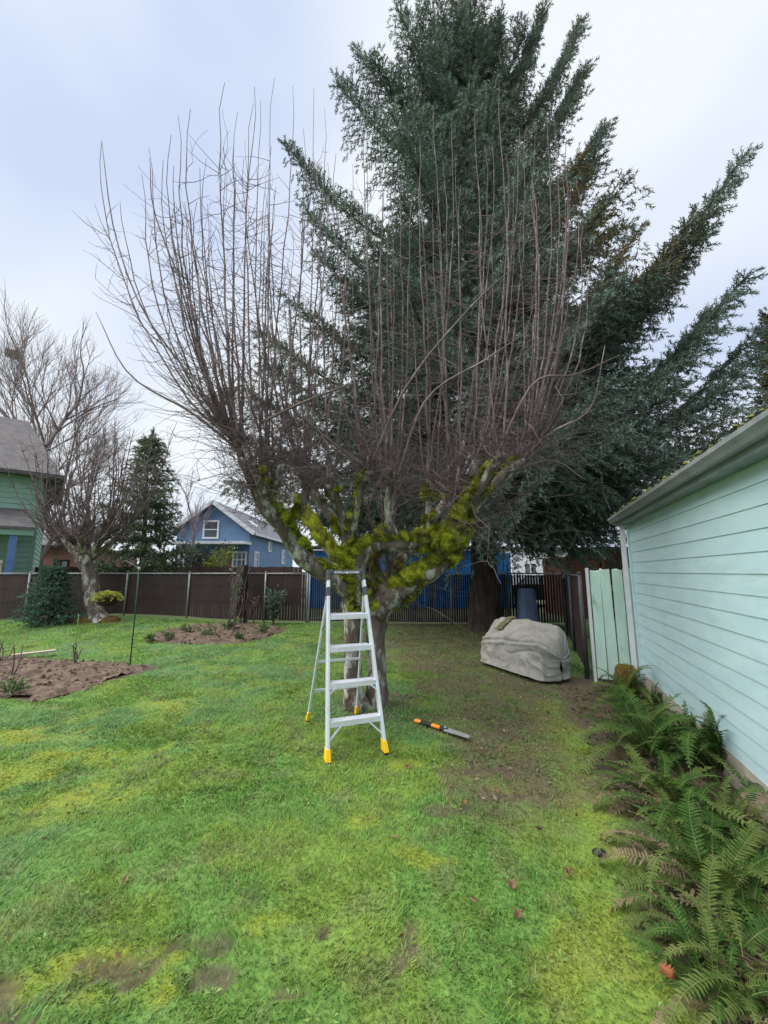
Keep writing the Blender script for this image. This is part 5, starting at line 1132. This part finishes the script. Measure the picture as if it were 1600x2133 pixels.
def basket():
    c = D(224, 1246, 11.35); t = thing('hanging_basket', 'hanging basket of yellow-green leaves beside the pollarded trunk', 'basket', c); r = np.random.default_rng(8); a = np.arange(19) / 18 * 6.283; rows = [np.stack([c[0] + rr_ * np.cos(a), c[1] + rr_ * np.sin(a), np.full(19, c[2] + zz)], -1) for rr_, zz in ((.30, .0), (.27, -.10), (.19, -.19), (.02, -.23))]
    m = MB(); m.grid(np.array(rows)); m.build('bowl', M['bowl'], t, smooth=True); K = 420; aa = r.uniform(0, 6.28, K); q_ = r.uniform(0, .4, K); C = c + np.stack([np.cos(aa) * q_, np.sin(aa) * q_ * .8, .06 + .10 * (1 - (q_ / .4) ** 2) * r.uniform(.2, 1, K) - .16 * (q_ > .32) * r.random(K)], -1)
    V, T, cc = leaves(C, np.stack([np.cos(aa), np.sin(aa), np.full(K, .6)], -1), .085, np.array((.40, .42, .08)), 9, asp=.6); o = link('foliage', mesh_np('foliage', V, T, cc), M['leaf'], t); o['kind'] = 'stuff'
    e = D(198, 1232, 11.7); MB().tube([e, (e + c) / 2 + (0, 0, .12), c + (0, 0, .1)], .010, 6).build('bracket', M['black'], t)
basket()

# ------------------------------------------------------------------ sword ferns
def frond_mesh(name, L_, arch, npair, wid, seed, m, ms):
    r = np.random.default_rng(seed); n = npair; s = np.linspace(0, 1, n + 1); ang = 1.15 - arch * s ** 1.2             # elevation along the frond
    dx = np.cos(ang) * L_ / n; dz = np.sin(ang) * L_ / n; x = np.concatenate([[0], np.cumsum(dx[:-1])]); z = np.concatenate([[0], np.cumsum(dz[:-1])]); y = .03 * L_ * np.sin(s * 3 + seed)
    P = np.stack([x, y, z], -1); V, q_ = tubes(P[None], np.linspace(.0042, .0012, n + 1)[None], 4); verts = [V]; quads = [q_]; tris = []; o = len(V); mi = [0] * len(q_)
    pl = wid * np.sin(np.clip(s * 1.02 + .06, 0, 1) * math.pi) ** .55 * (1 - .25 * s); T = norm(np.gradient(P, axis=0)); pv = []; pt = []; k0 = 0
    for i in range(2, n + 1):
        for sd in (-1, 1):
            if r.random() < .07: continue
            l = pl[i] * r.uniform(.6, 1.12); side = np.array((0, sd, 0.)); up = np.cross(T[i], side) * sd; up = np.array((-T[i][2], 0, T[i][0])); w = L_ / n * .46
            d = norm(side + T[i] * r.uniform(.22, .4) + up * r.uniform(-.05, .3)); b = P[i]; a0 = b - T[i] * w * .8; a1 = b + T[i] * w * .8; m0 = b + d * l * .55 - T[i] * w * .75 + up * .10 * l; m1 = b + d * l * .55 + T[i] * w * .8 + up * .10 * l; tp = b + d * l + T[i] * w * .5 - up * .08 * l
            pv += [a0, a1, m1, m0, tp]; quads.append(np.array([[o + k0, o + k0 + 1, o + k0 + 2, o + k0 + 3]])); tris.append((o + k0 + 3, o + k0 + 2, o + k0 + 4)); k0 += 5
    me = mesh_np(name, np.concatenate([V, np.array(pv)]), [np.array(tris), np.concatenate(quads)]); me.materials.append(m); me.materials.append(ms)
    nt_ = len(tris); idx = np.zeros(len(me.polygons), np.int32); idx[nt_:nt_ + len(q_)] = 1; me.polygons.foreach_set('material_index', idx); return me
FR = {}
for key, m in (('g', M['fern']), ('p', M['fern2']), ('b', M['fern3'])):
    FR[key] = [frond_mesh('frond', .78 + .12 * k, 1.5 + .32 * k, 36 + 2 * k, .100 + .014 * (k % 2), k + len(FR) * 5, m, M['fern_stem']) for k in range(4)] + [frond_mesh('frond', .6 + .1 * k, 2.1 + .3 * k, 30, .08, 40 + k + len(FR) * 5, m, M['fern_stem']) for k in range(3)]
def fern(label, x, y, n, size, mix, seed, yaw=None, dz=.02):
    b = (x, y, float(gz(x, y)) + dz); t = thing('sword_fern', label, 'fern', b, group='ferns along the garage wall'); r = random.Random(seed)
    for i in range(int(n * 1.25)):
        a = i * 2.399 + r.uniform(-.3, .3); key = r.choices('gpb', mix)[0]; s = size * r.uniform(.66, .98) * .93
        wd = float(wall_dist(x + math.cos(a) * .55 * s, y + math.sin(a) * .55 * s))
        tilt = r.uniform(-.38, .42)
        if wd < .12: tilt -= .75; s *= .8
        o = bpy.data.objects.new('frond', FR[key][r.randrange(7)]); COL.objects.link(o); o.parent = t; o.scale = (s, s, s); o.rotation_euler = (r.uniform(-.35, .35), tilt if key != 'b' else tilt + .55, a); o.location = (math.cos(a) * .04, math.sin(a) * .04, 0)
    m = MB(); m.tube([(0, 0, -.04), (0, 0, .01), (0, 0, .03)], (.045, .04, .015), 9); m.build('crown_base', M['rawwood'], t, local=True)
fern('dark green fern at the foot of the mint boards', *G(1313, 1470), 28, .92, (8, 2, 0), 1)
fern('low dark fern between the stump and the garage corner', *G(1368, 1480), 18, .7, (9, 1, 0), 2)
fern('lush dark fern spreading left over the moss strip', *G(1368, 1585), 32, 1.12, (8, 2, .4), 3)
fern('tall glossy fern leaning against the garage siding', *G(1498, 1610), 34, 1.12, (9, 1, 0), 4)
fern('pale fern with tan fronds below the lush dark ferns', *G(1438, 1730), 26, .88, (4, 5, 3), 5)
fern('yellowish fern beside the white wire loop', *G(1532, 1760), 24, .8, (4, 5, 3), 6)
fern('fern with a long browned frond over the moss', *G(1503, 1900), 26, .85, (4, 4, 4.0), 7)
fern('fern at the right edge below the siding', *G(1602, 1880), 20, .66, (4, 5, 2.5), 8)
fern('dark fern in the lower right near the brick shard', *G(1512, 2040), 20, .62, (5, 4, 3), 9)
fern('pale faded fern in the bottom right corner', *G(1612, 2110), 22, .64, (3, 4, 3), 10)
fern('small dark fern filling the gap under the garage siding', *G(1458, 1560), 24, .8, (8, 2, 0), 11)
fern('small green fern between the moss strip and the white loop', *G(1383, 1690), 22, .72, (5, 5, 2), 12)
fern('drooping green fern right of the black stone', *G(1428, 1830), 20, .58, (4, 5, 3), 13)
fern('bushy fern in front of the bare siding at the right edge', *G(1572, 1960), 20, .6, (4, 5, 2), 14)
fern('low fern just above the brick shard', *G(1468, 1990), 16, .45, (6, 3, 2), 15)
fern('small fern at the very bottom edge beside the lawn', *G(1508, 2120), 16, .45, (5, 4, 2), 16)
def long_frond(px, py, yaw, tilt, s, label):
    x, y = G(px, py); o = bpy.data.objects.new('dead_frond', FR['b'][1]); COL.objects.link(o); o.location = (x, y, .10); o.scale = (s, s, s); o.rotation_euler = (.25, tilt, yaw); tag(o, label, 'frond')
long_frond(1500, 1880, 2.35, .85, .95, 'long browned fern frond pointing up towards the moss strip')
long_frond(1500, 1965, 2.85, .95, .8, 'tan fern frond lying towards the lawn below the browned one')
long_frond(1600, 2080, 2.0, .80, .95, 'grey-brown fern frond crossing the bottom right corner')
def fern_litter():
    r = np.random.default_rng(19); K = 3200; x = r.uniform(.7, 3.6, K); y = r.uniform(1.2, 5.6, K); m = (near_wall(x, y) > .05) & (wall_dist(x, y) > .03); x, y = x[m], y[m]; K = len(x); C = np.stack([x, y, gz(x, y) + r.uniform(.004, .05, K)], -1); col = np.where(r.random((K, 1)) < .5, np.array([[.12, .085, .045]]), np.array([[.07, .10, .03]])); a = r.uniform(0, 6.28, K)
    V, T, cc = leaves(C, np.stack([np.cos(a), np.sin(a), np.full(K, .1)], -1), .06, col, 3, asp=.28, jitter=.2); tag(link('fern_litter', mesh_np('fern_litter', V, T, cc), M['leaf']), 'dead fern litter covering the soil under the ferns', 'litter', kind='stuff')
fern_litter()

# ------------------------------------------------------------------ weeds and litter in the lawn
def lawn_weeds():
    r = np.random.default_rng(23); Cs = []; N_ = []; Sz = []; Co = []
    x = r.uniform(-4.5, 2.2, 900); y = 1.4 + 5.2 * r.random(900) ** 1.3; fe, ye, di, br, be = fields(x, y); ok = (fe < .2) & ~be & (np.abs(x) < y * 1.1 + .3) & (fnoise(x, y, 2.2, 88, 2) > .45); x, y, br = x[ok], y[ok], br[ok]
    for a, b, d in zip(x, y, br):
        k = r.integers(5, 9); t = r.uniform(0, 6.28) + np.arange(k) * 6.283 / k; Cs.append(np.stack([a + .008 * np.cos(t), b + .008 * np.sin(t), np.full(k, float(gz(a, b)) + .018)], -1)); N_.append(np.stack([np.cos(t), np.sin(t), r.uniform(.15, .5, k)], -1)); Co.append(np.tile(np.array((.15, .23, .06)) * r.uniform(.6, 1.3), (k, 1)))
    V, T, cc = leaves(np.concatenate(Cs), np.concatenate(N_), .026, np.concatenate(Co), 4, asp=.5, jitter=.15)
    tag(link('lawn_weeds', mesh_np('lawn_weeds', V, T, cc), M['leaf']), 'small broadleaf weeds scattered through the lawn', 'weeds', kind='stuff')
    K = 5200; x = r.uniform(-3.5, 4.8, K); y = r.uniform(1.5, 11.8, K); fe, ye, di, br, be = fields(x, y); ok = (r.random(K) < np.maximum(.95 * br, np.maximum(di * .8, .05))) & (wall_dist(x, y) > .1) & ~be; x, y = x[ok], y[ok]; K = len(x); a = r.uniform(0, 6.28, K)
    col = np.where(r.random((K, 1)) < .6, np.array([[.16, .095, .05]]), np.array([[.30, .24, .15]])) * r.uniform(.6, 1.2, (K, 1))
    V, T, cc = leaves(np.stack([x, y, gz(x, y) + r.uniform(.012, .032, K)], -1), np.stack([np.cos(a), np.sin(a), np.full(K, .12)], -1), .042, col, 6, asp=.4, jitter=.25)
    tag(link('leaf_litter', mesh_np('leaf_litter', V, T, cc), M['leaf']), 'scattered dead leaf and twig litter on the worn lawn', 'litter', kind='stuff')
lawn_weeds()
# ------------------------------------------------------------------ small things on the ground
def fallen_leaf(px, py, s, label, seed):
    x, y = G(px, py); r = np.random.default_rng(seed); a = np.linspace(0, 6.283, 13)[:-1]; rr_ = s * (1 + .32 * np.cos(5 * a) + .1 * r.normal(0, 1, 12)) * .6; z = .030 + .018 * r.random(12) + .01 * np.cos(2 * a); V = np.vstack([np.stack([x + rr_ * np.cos(a), y + rr_ * np.sin(a), z], -1), [(x, y, .026)]])
    me = mesh_np('fallen_leaf', V, np.array([(i, (i + 1) % 12, 12) for i in range(12)])); o = link('fallen_leaf', me, M['dead_leaf']); sm = o.modifiers.new('thickness', 'SOLIDIFY'); sm.thickness = .0015; tag(o, label, 'leaf', 'fallen leaves on the lawn')
for k, (px, py, s, lb) in enumerate([(1068, 1855, .042, 'reddish fallen leaf alone on the green lawn lower right'), (967, 1680, .04, 'curled brown leaf in the largest bare patch'), (1080, 1920, .034, 'tan fallen leaf below the reddish one'), (1186, 1830, .03, 'small pale leaf near the yellow moss strip'), (1035, 1660, .034, 'brown leaf at the right of the bare patch'), (850, 1605, .036, 'brown leaf just right of the ladder front foot')]): fallen_leaf(px, py, s, lb, k)
def lump(name, label, cat, px, py, s, m, seed, flat=.6):
    x, y = G(px, py); r = np.random.default_rng(seed); a = np.arange(11) / 10 * 6.283; rows = []
    for k in np.linspace(0, 1, 7):
        rr_ = s * math.sin(math.pi * (.12 + .86 * k)) * (1 + .3 * (fnoise(np.cos(a) + seed, np.sin(a) + k * 2, 1.5, seed, 2) - .5)); rows.append(np.stack([x + rr_ * np.cos(a), y + rr_ * .8 * np.sin(a), np.full(11, s * flat * k * 1.4)], -1))
    mb = MB(); mb.grid(np.array(rows)); tag(mb.build(name, m, smooth=True), label, cat)
lump('black_stone', 'small black stone in the lawn edge beside the ferns', 'stone', 1250, 1782, .042, M['black'], 3)
def shard():
    x, y = G(1392, 2032); m = MB(); m.box((x, y, .02), (.040, .055, .035), np.array([(.85, .5, .15), (-.5, .85, 0.05), (-.13, -.1, .98)])); tag(m.build('brick_shard', M['brickred'], bevel=.008), 'broken red brick shard at the edge of the ferns', 'brick')
shard()
def loop():
    x, y = G(1458, 1740); a = np.linspace(-.3, math.pi + .3, 16); m = MB(); m.tube([(x, y, .02), *[(x + .022 * math.cos(b), y + .004 * b, .13 + .05 * math.sin(b)) for b in a], (x - .03, y, .02)], .005, 6); tag(m.build('wire_loop', M['letter'], smooth=True), 'white wire loop sticking up among the ferns', 'wire')
loop()
